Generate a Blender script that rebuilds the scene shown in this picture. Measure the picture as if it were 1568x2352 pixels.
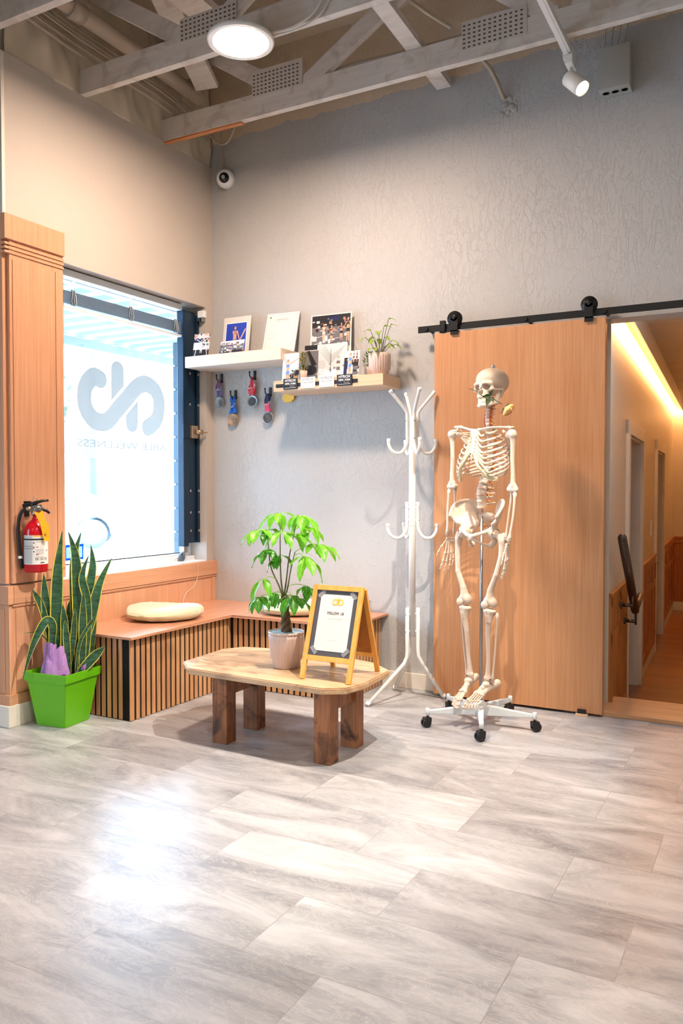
import bpy, bmesh, math, random
import numpy as np
from mathutils import Vector, Matrix, Euler

for o in list(bpy.data.objects):
    bpy.data.objects.remove(o, do_unlink=True)
SC = bpy.context.scene
C = SC.collection
PI = math.pi
R = math.radians

# ------------------------------------------------------------------ camera
cam_d = bpy.data.cameras.new('camera'); cam = bpy.data.objects.new('camera', cam_d); C.objects.link(cam)
cam_d.sensor_fit = 'HORIZONTAL'; cam_d.sensor_width = 36.0; cam_d.lens = 36.0 * 1857.87 / 1568.0
cam_d.clip_start = 0.02; cam_d.clip_end = 300
cam.location = (3.3084, -4.3134, 1.163)
cam.rotation_euler = Euler((PI / 2 - 0.02865, 0.0, 0.4968), 'XYZ')
SC.camera = cam

# ------------------------------------------------------------------ world
W = bpy.data.worlds.new('sky'); SC.world = W; W.use_nodes = True
wn = W.node_tree.nodes; wl = W.node_tree.links
bg = wn['Background']
tc = wn.new('ShaderNodeTexCoord'); sx = wn.new('ShaderNodeSeparateXYZ'); cr = wn.new('ShaderNodeValToRGB')
wl.new(tc.outputs['Generated'], sx.inputs[0]); wl.new(sx.outputs['Z'], cr.inputs[0]); wl.new(cr.outputs[0], bg.inputs[0])
cr.color_ramp.elements[0].position = 0.0; cr.color_ramp.elements[0].color = (0.62, 0.83, 1.0, 1)
cr.color_ramp.elements[1].position = 0.5; cr.color_ramp.elements[1].color = (0.46, 0.71, 1.0, 1)
bg.inputs[1].default_value = 17.5

# ------------------------------------------------------------------ lights
def area(name, loc, size, power, col, rot=(0, 0, 0), shape='DISK', size_y=None, portal=False, spread=None):
    d = bpy.data.lights.new(name, 'AREA'); d.shape = shape; d.size = size
    if size_y: d.size_y = size_y
    d.energy = power; d.color = col
    if portal: d.cycles.is_portal = True
    if spread: d.spread = spread
    o = bpy.data.objects.new(name, d); C.objects.link(o); o.location = loc; o.rotation_euler = rot
    return o
def spot(name, loc, target, power, col, ang=60, blend=0.5, rad=0.03):
    d = bpy.data.lights.new(name, 'SPOT'); d.energy = power; d.color = col
    d.spot_size = R(ang); d.spot_blend = blend; d.shadow_soft_size = rad
    o = bpy.data.objects.new(name, d); C.objects.link(o); o.location = loc
    o.rotation_euler = (Vector(target) - Vector(loc)).to_track_quat('-Z', 'Y').to_euler()
    return o
WARM = (1.0, 0.84, 0.70)
# daylight through the shop window and through the street entrance on the left (sky portals)
area('window_daylight_portal', (-0.21, -0.69, 1.52), 1.66, 1, (1, 1, 1), (0, R(-90), 0), 'RECTANGLE', 1.25, portal=True)
area('entrance_daylight_portal', (-1.62, -4.75, 1.25), 2.1, 1, (1, 1, 1), (0, R(-90), 0), 'RECTANGLE', 0.9, portal=True)
# ceiling lamps of the rest of the room, behind the camera
area('room_lamp_a', (3.0, -3.3, 3.22), 0.30, 22, WARM)
area('room_lamp_b', (4.6, -1.7, 3.22), 0.30, 10, WARM)
area('room_lamp_c', (1.0, -5.6, 3.22), 0.30, 20, WARM)
area('room_lamp_d', (4.8, -5.4, 3.22), 0.30, 22, WARM)
# heads of the track
spot('track_spot_a', (2.45, -1.40, 2.98), (1.30, -1.25, 0.2), 255, (1.0, 0.88, 0.76), 66, 0.45, 0.012)
spot('track_spot_b', (3.45, -1.55, 2.98), (1.6, -1.3, 0.2), 85, (1.0, 0.84, 0.70), 58, 0.5, 0.02)

spot('track_spot_c', (2.45, -3.3, 2.98), (2.35, -2.95, 0.0), 110, (1.0, 0.84, 0.68), 62, 0.9, 0.03)

SC.view_settings.view_transform = 'Standard'; SC.view_settings.look = 'None'
SC.view_settings.exposure = 0.60; SC.view_settings.gamma = 1.0; SC.view_settings.use_curve_mapping = False

# ------------------------------------------------------------------ material helpers
def lin(c):
    if isinstance(c, str):
        c = [int(c[i:i + 2], 16) / 255 for i in (0, 2, 4)]
    return tuple((v / 12.92 if v <= 0.04045 else ((v + 0.055) / 1.055) ** 2.4) for v in c) + (1.0,)
class NT:
    def __init__(s, name):
        s.m = bpy.data.materials.new(name); s.m.use_nodes = True
        s.n = s.m.node_tree.nodes; s.l = s.m.node_tree.links; s.b = s.n['Principled BSDF']; s.out = s.n['Material Output']
    def new(s, t, **kw):
        nd = s.n.new(t)
        for k, v in kw.items(): setattr(nd, k, v)
        return nd
    def link(s, a, b): s.l.new(a, b)
    def coord(s, scale=(1, 1, 1), rot=(0, 0, 0), kind='Object'):
        t = s.new('ShaderNodeTexCoord'); m = s.new('ShaderNodeMapping')
        m.inputs['Scale'].default_value = scale; m.inputs['Rotation'].default_value = rot
        s.link(t.outputs[kind], m.inputs[0]); return m.outputs[0]
    def noise(s, vec, scale=5, detail=4, rough=0.5, dist=0.0, typ=None):
        t = s.new('ShaderNodeTexNoise')
        if typ: t.noise_type = typ
        t.inputs['Scale'].default_value = scale; t.inputs['Detail'].default_value = detail
        t.inputs['Roughness'].default_value = rough; t.inputs['Distortion'].default_value = dist
        s.link(vec, t.inputs['Vector']); return t.outputs[0]
    def ramp(s, fac, stops, interp='LINEAR'):
        r = s.new('ShaderNodeValToRGB'); r.color_ramp.interpolation = interp
        e = r.color_ramp.elements
        while len(e) < len(stops): e.new(0.5)
        for i, (p, c) in enumerate(stops):
            e[i].position = p; e[i].color = lin(c) if not isinstance(c, (int, float)) else (c, c, c, 1)
        s.link(fac, r.inputs[0]); return r.outputs[0]
    def mix(s, fac, a, b, mode='MIX'):
        m = s.new('ShaderNodeMix', data_type='RGBA', blend_type=mode)
        if isinstance(fac, (int, float)): m.inputs[0].default_value = fac
        else: s.link(fac, m.inputs[0])
        for v, i in ((a, 6), (b, 7)):
            if isinstance(v, (tuple, list)): m.inputs[i].default_value = v
            else: s.link(v, m.inputs[i])
        return m.outputs[2]
    def math(s, op, a, b=None):
        m = s.new('ShaderNodeMath', operation=op)
        for i, v in enumerate((a, b)):
            if v is None: continue
            if isinstance(v, (int, float)): m.inputs[i].default_value = v
            else: s.link(v, m.inputs[i])
        return m.outputs[0]
    def bump(s, h, strength=0.3, dist=0.002):
        b = s.new('ShaderNodeBump'); b.inputs['Strength'].default_value = strength; b.inputs['Distance'].default_value = dist
        s.link(h, b.inputs['Height']); s.link(b.outputs[0], s.b.inputs['Normal'])
    def base(s, c):
        if isinstance(c, (tuple, list, str)): s.b.inputs['Base Color'].default_value = lin(c)
        else: s.link(c, s.b.inputs['Base Color'])
    def set(s, **kw):
        for k, v in kw.items():
            s.b.inputs[k.replace('_', ' ')].default_value = v
        return s.m
def plain(name, c, rough=0.5, metal=0.0, var=0.04, vs=20, bump=0.0, bs=60, **kw):
    t = NT(name)
    v = t.noise(t.coord(), vs, 3)
    a = lin(c); lo = tuple(x * (1 - var) for x in a[:3]) + (1,); hi = tuple(min(1, x * (1 + var)) for x in a[:3]) + (1,)
    t.base(t.mix(v, lo, hi)); t.b.inputs['Roughness'].default_value = rough; t.b.inputs['Metallic'].default_value = metal
    if bump: t.bump(t.noise(t.coord(), bs, 4), bump, 0.002)
    for k, x in kw.items(): t.b.inputs[k].default_value = x
    return t.m
def wood(name, c1, c2, scale=(60, 60, 2.2), rough=0.45, knots=0.0, c3=None, bump=0.08, dist=0.4, spec=0.4):
    t = NT(name)
    v = t.coord(scale)
    n1 = t.noise(v, 1.0, 6, 0.62, dist)
    n2 = t.noise(t.coord(tuple(s * 0.13 for s in scale)), 1.0, 3, 0.5, 0.8)
    f = t.math('ADD', t.math('MULTIPLY', n1, 0.7), t.math('MULTIPLY', n2, 0.3))
    col = t.ramp(f, [(0.36, c1), (0.62, c2)])
    if c3:
        n3 = t.noise(t.coord((7, 7, 7)), 1.0, 4, 0.6, 1.2)
        col = t.mix(t.ramp(n3, [(0.52, 0.0), (0.70, knots)]), col, lin(c3))
    t.base(col); t.set(Roughness=rough); t.b.inputs['Specular IOR Level'].default_value = spec
    if bump: t.bump(n1, bump, 0.001)
    return t.m
def emit(name, c, strength):
    t = NT(name); t.base(c); t.b.inputs['Emission Color'].default_value = lin(c); t.b.inputs['Emission Strength'].default_value = strength
    return t.m

# ---- materials
M = {}
def plaster(name, c, lo, hi=None, edge=False):
    t = NT(name)
    v1 = t.noise(t.coord((26, 26, 8)), 1.0, 5, 0.55, 0.6)
    r1 = t.ramp(t.math('ABSOLUTE', t.math('SUBTRACT', v1, 0.5)), [(0.0, 1.0), (0.035, 0.0)])
    v2 = t.noise(t.coord((11, 11, 8)), 1.0, 4, 0.5, 1.1)
    r2 = t.ramp(t.math('ABSOLUTE', t.math('SUBTRACT', v2, 0.5)), [(0.0, 1.0), (0.02, 0.0)])
    msk = t.ramp(t.noise(t.coord((2.2, 2.2, 1.4)), 1.0, 3, 0.5, 0.2), [(0.42, 0.15), (0.6, 1.0)])
    h = t.math('ADD', t.math('MULTIPLY', r1, msk), t.math('ADD', t.math('MULTIPLY', r2, 0.5), t.math('MULTIPLY', t.noise(t.coord(), 120, 3), 0.35)))
    col = t.mix(t.noise(t.coord(), 1.5, 3), lin(c), lin(lo))
    if edge:
        g = t.new('ShaderNodeSeparateXYZ'); t.link(t.coord(), g.inputs[0])
        # ragged upper limit of the grey paint: climbs a little from the corner to the right
        lim = t.math('ADD', t.math('MULTIPLY', g.outputs[0], 0.025), 3.415)
        n = t.math('MULTIPLY', t.math('SUBTRACT', t.noise(t.coord((6, 6, 6)), 1.0, 5, 0.6), 0.5), 0.11)
        d = t.math('GREATER_THAN', t.math('ADD', g.outputs[2], n), lim)
        col = t.mix(d, col, lin('d3bfa6'))
    t.base(col); t.set(Roughness=0.62)
    t.bump(h, 0.5, 0.004 if hi is None else hi)
    return t.m
M['plaster_back'] = plaster('plaster_back', 'b8b7b6', 'aeaeae', edge=True)
M['plaster_left'] = plaster('plaster_left', 'c4bbb2', 'bcb3aa', 0.0010)
M['white_trim'] = plain('white_trim', 'dcd6cc', 0.45)
M['veneer'] = wood('veneer', 'c08c6a', 'd29e7c', (90, 90, 2.5), 0.42)
M['veneer_h'] = wood('veneer_h', 'c08c6a', 'd29e7c', (90, 2.5, 90), 0.42)
M['door_wood'] = wood('door_wood', 'b98258', 'cc976c', (110, 110, 2.6), 0.4)
M['slat_wood'] = wood('slat_wood', 'b57f55', 'dba878', (60, 60, 2.0), 0.5)
M['bench_top'] = wood('bench_top', 'b47a5c', 'cc9677', (60, 5, 60), 0.28, dist=0.3)
M['black_felt'] = plain('black_felt', '0a0a09', 0.95)
M['shelf_wood'] = wood('shelf_wood', 'cfab88', 'dfc2a2', (3, 60, 60), 0.5)
M['shelf_white'] = wood('shelf_white', 'd2c3b2', 'decfbf', (3, 60, 60), 0.5)
M['table_top'] = wood('table_top', 'b88e66', 'd4b48e', (3.0, 34, 34), 0.33, 0.75, '8a6a52', dist=0.6)
M['table_leg'] = wood('table_leg', '6b3e24', 'a56b42', (38, 38, 3.0), 0.5, 0.9, '30190f', dist=0.8, bump=0.2)
M['orange_wood'] = wood('orange_wood', 'e09a3f', 'f0b25c', (50, 50, 3), 0.5)
M['cork'] = plain('cork', 'a8692d', 0.9, var=0.25, vs=120)
M['joist'] = wood('joist_paint', 'cdc5bd', 'dcd5cd', (3, 30, 30), 0.75, 0.35, '8a7560', bump=0.15)
M['deck'] = wood('deck', 'b3a491', 'c0b29e', (2, 2, 12), 0.85)
M['insulation'] = plain('insulation', 'cdc2ae', 0.7, var=0.12, vs=6, bump=0.6, bs=9)
M['paint_white'] = plain('paint_white', 'e6e6e2', 0.38)
M['plate'] = plain('nail_plate', 'c8c0b8', 0.6)
M['plate_hole'] = plain('nail_plate_hole', '55493e', 0.8)
M['grey_steel'] = plain('grey_steel', '9aa0a4', 0.45, 0.3)
M['black_metal'] = plain('black_metal', '17181a', 0.42, 0.4)
M['gate_metal'] = plain('gate_metal', '16324a', 0.35, 0.25)
M['chrome'] = plain('chrome', 'b8b8b8', 0.18, 1.0)
M['brass'] = plain('brass', 'b59a80', 0.35, 0.8)
M['steel_rod'] = plain('steel_rod', '9a9a9c', 0.25, 0.9)
M['white_plastic'] = plain('white_plastic', 'e9ecee', 0.4)
M['pale_plastic'] = plain('pale_plastic', 'd3dade', 0.45)
M['black_plastic'] = plain('black_plastic', '141416', 0.4)
M['bone'] = plain('bone', 'cdb9a6', 0.42, var=0.06, vs=18)
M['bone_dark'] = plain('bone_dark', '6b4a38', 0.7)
M['cartilage'] = plain('cartilage', 'cfc3a2', 0.4)
M['disc'] = plain('spinal_disc', 'e0b9a0', 0.5)
M['nerve'] = plain('nerve', 'f08a1c', 0.5)
M['artery'] = plain('artery', 'b0182a', 0.5)
M['cushion'] = plain('cushion_velvet', 'c9c8a6', 0.55, var=0.08, vs=6)
M['cushion'].node_tree.nodes['Principled BSDF'].inputs['Sheen Weight'].default_value = 0.5
M['green_pot'] = plain('green_pot', '63b50c', 0.45)
M['tissue'] = plain('purple_tissue', 'a67dbb', 0.8, var=0.15, vs=30, bump=0.5, bs=25)
M['soil'] = plain('soil', '3a2a1e', 0.95, var=0.4, vs=60, bump=0.8)
M['pink_pot'] = plain('pink_pot', 'cdb6ac', 0.5)
M['pot_inside'] = plain('pot_inside', '9fb4c0', 0.5)
M['red_paint'] = plain('red_paint', 'c00a1e', 0.22)
M['ext_label'] = plain('ext_label', 'd9d9d6', 0.4)
M['ink'] = plain('ink', '1d1c22', 0.6)
M['grey_ink'] = plain('grey_ink', '8f8f94', 0.6)
M['pale_ink'] = plain('pale_ink', 'c9c6c2', 0.6)
M['yellow_tag'] = plain('yellow_tag', 'f5b21a', 0.5)
M['paper'] = plain('paper', 'dedad4', 0.5)
M['card_grey'] = plain('card_grey', '4a4a50', 0.6)
M['logo_yellow'] = plain('logo_yellow', 'f2c14a', 0.5)
M['red_ink'] = plain('red_ink', 'c43c44', 0.6)
M['acrylic'] = plain('acrylic', 'd8cfc6', 0.12)
for nm, c in dict(blue='1f3fae', sky='5f8ad0', navy='16204a', skin='d9a48a', skin2='b8806a', dark='1c1c20', mid='6b6b70', light='cfd0d2', white='f2f2f2', pink='e83a66', red='cf1428', purple='6a5fa0', green='3f7a34', violet='7a4a7a', tan='a98d66', brown='5a3a2a', blond='caa86a', ribbon_blue='1c62c8').items():
    M[nm] = plain('print_' + nm, c, 0.4)
M['silver'] = plain('medal_silver', 'a9adb2', 0.35, 0.7, var=0.2, vs=90)
M['bronze'] = plain('medal_bronze', 'b09070', 0.4, 0.6, var=0.2, vs=90)
def leafmat(name, c1, c2, rough=0.35, trans=0.25, sc=(40, 40, 40)):
    t = NT(name); n = t.noise(t.coord(sc), 1.0, 4, 0.6, 0.5)
    t.base(t.ramp(n, [(0.35, c1), (0.65, c2)])); t.set(Roughness=rough)
    tr = t.new('ShaderNodeBsdfTranslucent'); tr.inputs[0].default_value = lin(c2)
    mx = t.new('ShaderNodeMixShader'); mx.inputs[0].default_value = trans
    t.link(t.b.outputs[0], mx.inputs[1]); t.link(tr.outputs[0], mx.inputs[2]); t.link(mx.outputs[0], t.out.inputs[0])
    return t.m
M['snake_leaf'] = leafmat('snake_leaf', '1c3a26', '3f6a4c', 0.3, 0.1, (22, 22, 85))
M['snake_edge'] = leafmat('snake_edge', 'b9b53a', 'd9d45a', 0.35, 0.15)
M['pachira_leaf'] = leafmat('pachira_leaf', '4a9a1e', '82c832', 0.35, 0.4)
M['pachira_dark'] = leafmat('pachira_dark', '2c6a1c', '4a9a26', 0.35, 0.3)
M['leaf_rib'] = plain('leaf_rib', '9fd05a', 0.5)
M['pothos_leaf'] = leafmat('pothos_leaf', '3f8a26', 'b4c84a', 0.3, 0.3, (70, 70, 70))
M['bush_leaf'] = leafmat('bush_leaf', '1f5a30', '3f8a4a', 0.5, 0.2)
M['bush_pale'] = leafmat('bush_pale', '6f7a3a', 'a9a860', 0.5, 0.2)
M['stem'] = plain('stem', '5a5a34', 0.6)
M['trunk'] = plain('trunk', '6a5238', 0.8, var=0.35, vs=50, bump=0.6)
M['rose_stem'] = plain('rose_stem', '4a3f2c', 0.7)
M['rose_leaf'] = leafmat('rose_leaf', '1c2a14', '3a4a20', 0.6, 0.1)
M['rose_petal'] = leafmat('rose_petal', 'd9a860', 'f0cc8c', 0.6, 0.3)
M['ducting'] = plain('pipe_paint', 'b3a595', 0.65)
M['cable'] = plain('cable', 'b0a392', 0.6)
M['white_cable'] = plain('white_cable', 'd8d0c6', 0.5)
M['lamp_glow'] = emit('lamp_glow', (1.0, 0.88, 0.78), 300.0)
M['spot_glow'] = emit('spot_glow', (1.0, 0.95, 0.80), 12.0)
M['strip_glow'] = emit('strip_glow', (1.0, 0.74, 0.48), 14.0)
M['hall_wall'] = plain('hall_wall', 'd2c6b4', 0.5)
M['hall_wood'] = wood('hall_wood', '9a5f2c', 'b97a40', (50, 50, 2.5), 0.4)
M['threshold'] = wood('threshold_wood', 'b98a62', 'd2a47c', (3, 50, 50), 0.4)
M['tile_ceiling'] = plain('tile_ceiling', 'cdbfae', 0.9, var=0.08, vs=150)
M['concrete'] = plain('concrete', 'c4c6c8', 0.8)
M['brick_out'] = plain('brick_out', '434d55', 0.8)
M['car_paint'] = plain('car_paint', 'f0f2f4', 0.25)
M['tyre'] = plain('tyre', '5c646a', 0.7)
M['canopy'] = plain('canopy_metal', '8b9397', 0.5)
M['room_wall'] = plain('room_wall', 'd2c8bc', 0.7)
def floor_vinyl():
    t = NT('vinyl_stone_tiles')
    v = t.coord()
    off = t.new('ShaderNodeVectorMath', operation='ADD'); off.inputs[1].default_value = (0.12, 0.19, 0); t.link(v, off.inputs[0])
    b = t.new('ShaderNodeTexBrick'); b.offset = 0.37; b.offset_frequency = 2
    b.inputs['Scale'].default_value = 1.0; b.inputs['Mortar Size'].default_value = 0.0012; b.inputs['Mortar Smooth'].default_value = 0.1
    b.inputs['Brick Width'].default_value = 0.62; b.inputs['Row Height'].default_value = 0.31
    b.inputs['Color1'].default_value = (0, 0, 0, 1); b.inputs['Color2'].default_value = (1, 1, 1, 1); b.inputs['Mortar'].default_value = (0.5, 0.5, 0.5, 1)
    t.link(off.outputs[0], b.inputs['Vector'])
    sc = t.new('ShaderNodeVectorMath', operation='SCALE'); sc.inputs[3].default_value = 9.0; t.link(b.outputs['Color'], sc.inputs[0])
    ad = t.new('ShaderNodeVectorMath', operation='ADD'); t.link(v, ad.inputs[0]); t.link(sc.outputs[0], ad.inputs[1])
    mp = t.new('ShaderNodeMapping'); mp.inputs['Rotation'].default_value = (0, 0, R(14)); mp.inputs['Scale'].default_value = (1.1, 3.4, 1)
    t.link(ad.outputs[0], mp.inputs[0])
    n1 = t.noise(mp.outputs[0], 1.6, 8, 0.62, 1.4)
    n2 = t.noise(mp.outputs[0], 5.0, 9, 0.72, 2.2)
    c = t.ramp(n1, [(0.33, '84868b'), (0.5, 'a5a7ab'), (0.68, 'c2c4c8')])
    veins = t.ramp(t.math('ABSOLUTE', t.math('SUBTRACT', n2, 0.5)), [(0.0, 1.0), (0.03, 0.0)])
    c = t.mix(t.math('MULTIPLY', veins, 0.35), c, lin('d6d0cb'))
    tone = t.mix(b.outputs['Color'], lin('d9d6d6'), lin('ffffff'))
    c = t.mix(0.8, c, tone, 'MULTIPLY')
    c = t.mix(t.math('MULTIPLY', b.outputs['Fac'], 0.4), c, lin('6b6460'))
    t.base(c); t.link(t.ramp(n2, [(0.3, 0.27), (0.7, 0.40)]), t.b.inputs['Roughness'])
    h = t.math('SUBTRACT', t.math('MULTIPLY', n2, 0.25), b.outputs['Fac'])
    t.bump(h, 0.25, 0.0012)
    t.b.inputs['Specular IOR Level'].default_value = 0.5
    return t.m
M['floor'] = floor_vinyl()
def hall_floor():
    t = NT('hall_planks'); v = t.coord()
    b = t.new('ShaderNodeTexBrick'); b.inputs['Scale'].default_value = 1.0; b.inputs['Brick Width'].default_value = 1.2; b.inputs['Row Height'].default_value = 0.12
    b.inputs['Mortar Size'].default_value = 0.0015; b.inputs['Color1'].default_value = lin('8a5a34'); b.inputs['Color2'].default_value = lin('a8713f'); b.inputs['Mortar'].default_value = lin('5a3a20')
    t.link(v, b.inputs['Vector'])
    n = t.noise(t.coord((4, 40, 4)), 1, 5, 0.6, 0.5)
    t.base(t.mix(t.math('MULTIPLY', n, 0.5), b.outputs['Color'], lin('6a4020'))); t.set(Roughness=0.3)
    return t.m
M['hall_floor'] = hall_floor()
def glass_thin():
    t = NT('window_glass'); t.n.remove(t.b)
    tr = t.new('ShaderNodeBsdfTransparent'); tr.inputs[0].default_value = (0.95, 0.98, 1.0, 1)
    gl = t.new('ShaderNodeBsdfGlossy'); gl.inputs['Roughness'].default_value = 0.02
    lw = t.new('ShaderNodeLayerWeight'); fr = t.new('ShaderNodeMath', operation='MULTIPLY_ADD'); pw = t.new('ShaderNodeMath', operation='POWER'); pw.inputs[1].default_value = 5.0; t.link(lw.outputs['Facing'], pw.inputs[0]); t.link(pw.outputs[0], fr.inputs[0]); fr.inputs[1].default_value = 0.9; fr.inputs[2].default_value = 0.05
    mx = t.new('ShaderNodeMixShader'); t.link(fr.outputs[0], mx.inputs[0]); t.link(tr.outputs[0], mx.inputs[1]); t.link(gl.outputs[0], mx.inputs[2])
    t.link(mx.outputs[0], t.out.inputs[0]); return t.m
M['glass'] = glass_thin()
def film(name, c, a):
    t = NT(name); t.n.remove(t.b)
    tr = t.new('ShaderNodeBsdfTransparent'); tr.inputs[0].default_value = lin(c)
    tl = t.new('ShaderNodeBsdfTranslucent'); tl.inputs[0].default_value = lin(c)
    mx = t.new('ShaderNodeMixShader'); mx.inputs[0].default_value = a
    t.link(tr.outputs[0], mx.inputs[1]); t.link(tl.outputs[0], mx.inputs[2]); t.link(mx.outputs[0], t.out.inputs[0]); return t.m
M['decal'] = film('window_decal', '74675e', 0.98)
M['decal_blue'] = film('decal_blue', '0a2f9a', 0.9)
M['decal_pale'] = film('decal_pale', '6a747a', 0.9)
M['decal_red'] = film('decal_red', '9a3a44', 0.9)
M['clear_plastic'] = film('clear_plastic', 'c8d0d4', 0.3)

# ------------------------------------------------------------------ mesh helpers
def V3(*a): return Vector(a)
def box(bm, x0, x1, y0, y1, z0, z1, mi=0, bev=0.0, mat=None):
    t = bmesh.new() if bev else bm
    vs = [t.verts.new(p) for p in ((x0, y0, z0), (x1, y0, z0), (x1, y1, z0), (x0, y1, z0), (x0, y0, z1), (x1, y0, z1), (x1, y1, z1), (x0, y1, z1))]
    fs = [t.faces.new([vs[i] for i in q]) for q in ((0, 3, 2, 1), (4, 5, 6, 7), (0, 1, 5, 4), (1, 2, 6, 5), (2, 3, 7, 6), (3, 0, 4, 7))]
    for f in fs: f.material_index = mi
    if mat is not None:
        for v in vs: v.co = mat @ v.co
    if bev:
        bmesh.ops.bevel(t, geom=t.edges[:], offset=bev, segments=2, affect='EDGES', profile=0.6)
        for f in t.faces: f.material_index = mi
        me = bpy.data.meshes.new('t'); t.to_mesh(me); bm.from_mesh(me); t.free(); bpy.data.meshes.remove(me)
    return vs
def bar(bm, p, q, w, d, up=(0, 0, 1), mi=0, bev=0.0):
    """rectangular bar from p to q, width w across, depth d along 'up'"""
    p = Vector(p); q = Vector(q); L = (q - p).length; z = (q - p).normalized(); u = Vector(up)
    x = u.cross(z)
    if x.length < 1e-4: x = Vector((1, 0, 0)).cross(z)
    x.normalize(); y = z.cross(x)
    m = Matrix((x, y, z)).transposed().to_4x4(); m.translation = p
    box(bm, -w / 2, w / 2, -d / 2, d / 2, 0, L, mi, bev, m)
def frames(pts):
    pts = [Vector(p) for p in pts]; T = []
    for i in range(len(pts)):
        a = pts[max(0, i - 1)]; b = pts[min(len(pts) - 1, i + 1)]; T.append((b - a).normalized())
    u = T[0].orthogonal().normalized(); fr = []
    for i, t in enumerate(T):
        u = (u - t * u.dot(t))
        if u.length < 1e-6: u = t.orthogonal()
        u.normalize(); fr.append((pts[i], t, u, t.cross(u)))
    return fr
def tube(bm, pts, rad, seg=10, mi=0, caps=True, flat=None):
    fr = frames(pts); n = len(fr); rings = []
    for i, (p, t, u, v) in enumerate(fr):
        r = rad[i] if isinstance(rad, (list, tuple)) else rad
        ru, rv = (r, r)
        if flat is not None:
            fu = flat - t * flat.dot(t); fu.normalize(); u = fu; v = t.cross(u); rv = r; ru = r * 0.45
        rings.append([bm.verts.new(p + u * (ru * math.cos(2 * PI * k / seg)) + v * (rv * math.sin(2 * PI * k / seg))) for k in range(seg)])
    for a, b in zip(rings, rings[1:]):
        for k in range(seg):
            f = bm.faces.new((a[k], a[(k + 1) % seg], b[(k + 1) % seg], b[k])); f.smooth = True; f.material_index = mi
    if caps:
        for rg, rev in ((rings[0], True), (rings[-1], False)):
            f = bm.faces.new(rg[::-1] if rev else rg); f.material_index = mi
def smooth_path(pts, n=6):
    pts = [Vector(p) for p in pts]; out = []
    for i in range(len(pts) - 1):
        p0 = pts[max(0, i - 1)]; p1 = pts[i]; p2 = pts[i + 1]; p3 = pts[min(len(pts) - 1, i + 2)]
        for k in range(n):
            t = k / n
            out.append(0.5 * ((2 * p1) + (p2 - p0) * t + (2 * p0 - 5 * p1 + 4 * p2 - p3) * t * t + (3 * p1 - p0 - 3 * p2 + p3) * t ** 3))
    out.append(pts[-1]); return out
def lathe(bm, prof, c=(0, 0, 0), seg=32, mi=0, axis=None, flute=0, famp=0.0, a0=0.0, a1=2 * PI, closed=True):
    """prof = [(r,z)]; axis = 3x3 matrix whose z is the axis"""
    c = Vector(c); A = axis if axis is not None else Matrix.Identity(3); rings = []
    ns = seg if closed else seg + 1
    for r, z in prof:
        rg = []
        for k in range(ns):
            a = a0 + (a1 - a0) * k / seg
            rr = r * (1 + (famp * abs(math.sin(flute * a / 2)) if flute else 0))
            rg.append(bm.verts.new(c + A @ Vector((rr * math.cos(a), rr * math.sin(a), z))))
        rings.append(rg)
    for a, b in zip(rings, rings[1:]):
        for k in range(seg):
            k2 = (k + 1) % ns
            try:
                f = bm.faces.new((a[k], a[k2], b[k2], b[k])); f.smooth = True; f.material_index = mi
            except ValueError: pass
    if closed:
        for rg, (r, z), rev in ((rings[0], prof[0], True), (rings[-1], prof[-1], False)):
            if r > 1e-5:
                f = bm.faces.new(rg[::-1] if rev else rg); f.material_index = mi
def ax(d):
    z = Vector(d).normalized(); x = z.orthogonal().normalized(); y = z.cross(x)
    return Matrix((x, y, z)).transposed()
def cyl(bm, p, q, r, seg=20, mi=0, r2=None, bev=0.0):
    p = Vector(p); q = Vector(q); L = (q - p).length; r2 = r if r2 is None else r2
    pr = [(r - bev, 0), (r, bev), (r2, L - bev), (r2 - bev, L)] if bev else [(r, 0), (r2, L)]
    lathe(bm, pr, p, seg, mi, ax(q - p))
def ball(bm, c, r, seg=16, mi=0, sc=(1, 1, 1), rot=None):
    c = Vector(c); n = max(6, seg // 2); rings = []
    Rm = rot.to_matrix() if rot is not None else Matrix.Identity(3)
    P = lambda x, y, z: c + Rm @ Vector((x * sc[0] * r, y * sc[1] * r, z * sc[2] * r))
    top = bm.verts.new(P(0, 0, 1)); bot = bm.verts.new(P(0, 0, -1))
    for i in range(1, n):
        th = PI * i / n; rings.append([bm.verts.new(P(math.sin(th) * math.cos(2 * PI * k / seg), math.sin(th) * math.sin(2 * PI * k / seg), math.cos(th))) for k in range(seg)])
    for k in range(seg):
        f = bm.faces.new((top, rings[0][k], rings[0][(k + 1) % seg])); f.smooth = True; f.material_index = mi
        f = bm.faces.new((bot, rings[-1][(k + 1) % seg], rings[-1][k])); f.smooth = True; f.material_index = mi
    for a, b in zip(rings, rings[1:]):
        for k in range(seg):
            f = bm.faces.new((a[k], b[k], b[(k + 1) % seg], a[(k + 1) % seg])); f.smooth = True; f.material_index = mi
def prism(bm, poly, o, u, v, w, mi=0, smooth=False):
    """extrude a 2D polygon (in axes u,v from o) along vector w"""
    o = Vector(o); u = Vector(u); v = Vector(v); w = Vector(w)
    a = [bm.verts.new(o + u * x + v * y) for x, y in poly]; b = [bm.verts.new(p.co + w) for p in a]
    fs = [bm.faces.new(a[::-1]), bm.faces.new(b)]
    n = len(a)
    for i in range(n): fs.append(bm.faces.new((a[i], a[(i + 1) % n], b[(i + 1) % n], b[i])))
    for f in fs: f.material_index = mi
    return fs
def new(): return bmesh.new()
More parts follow.
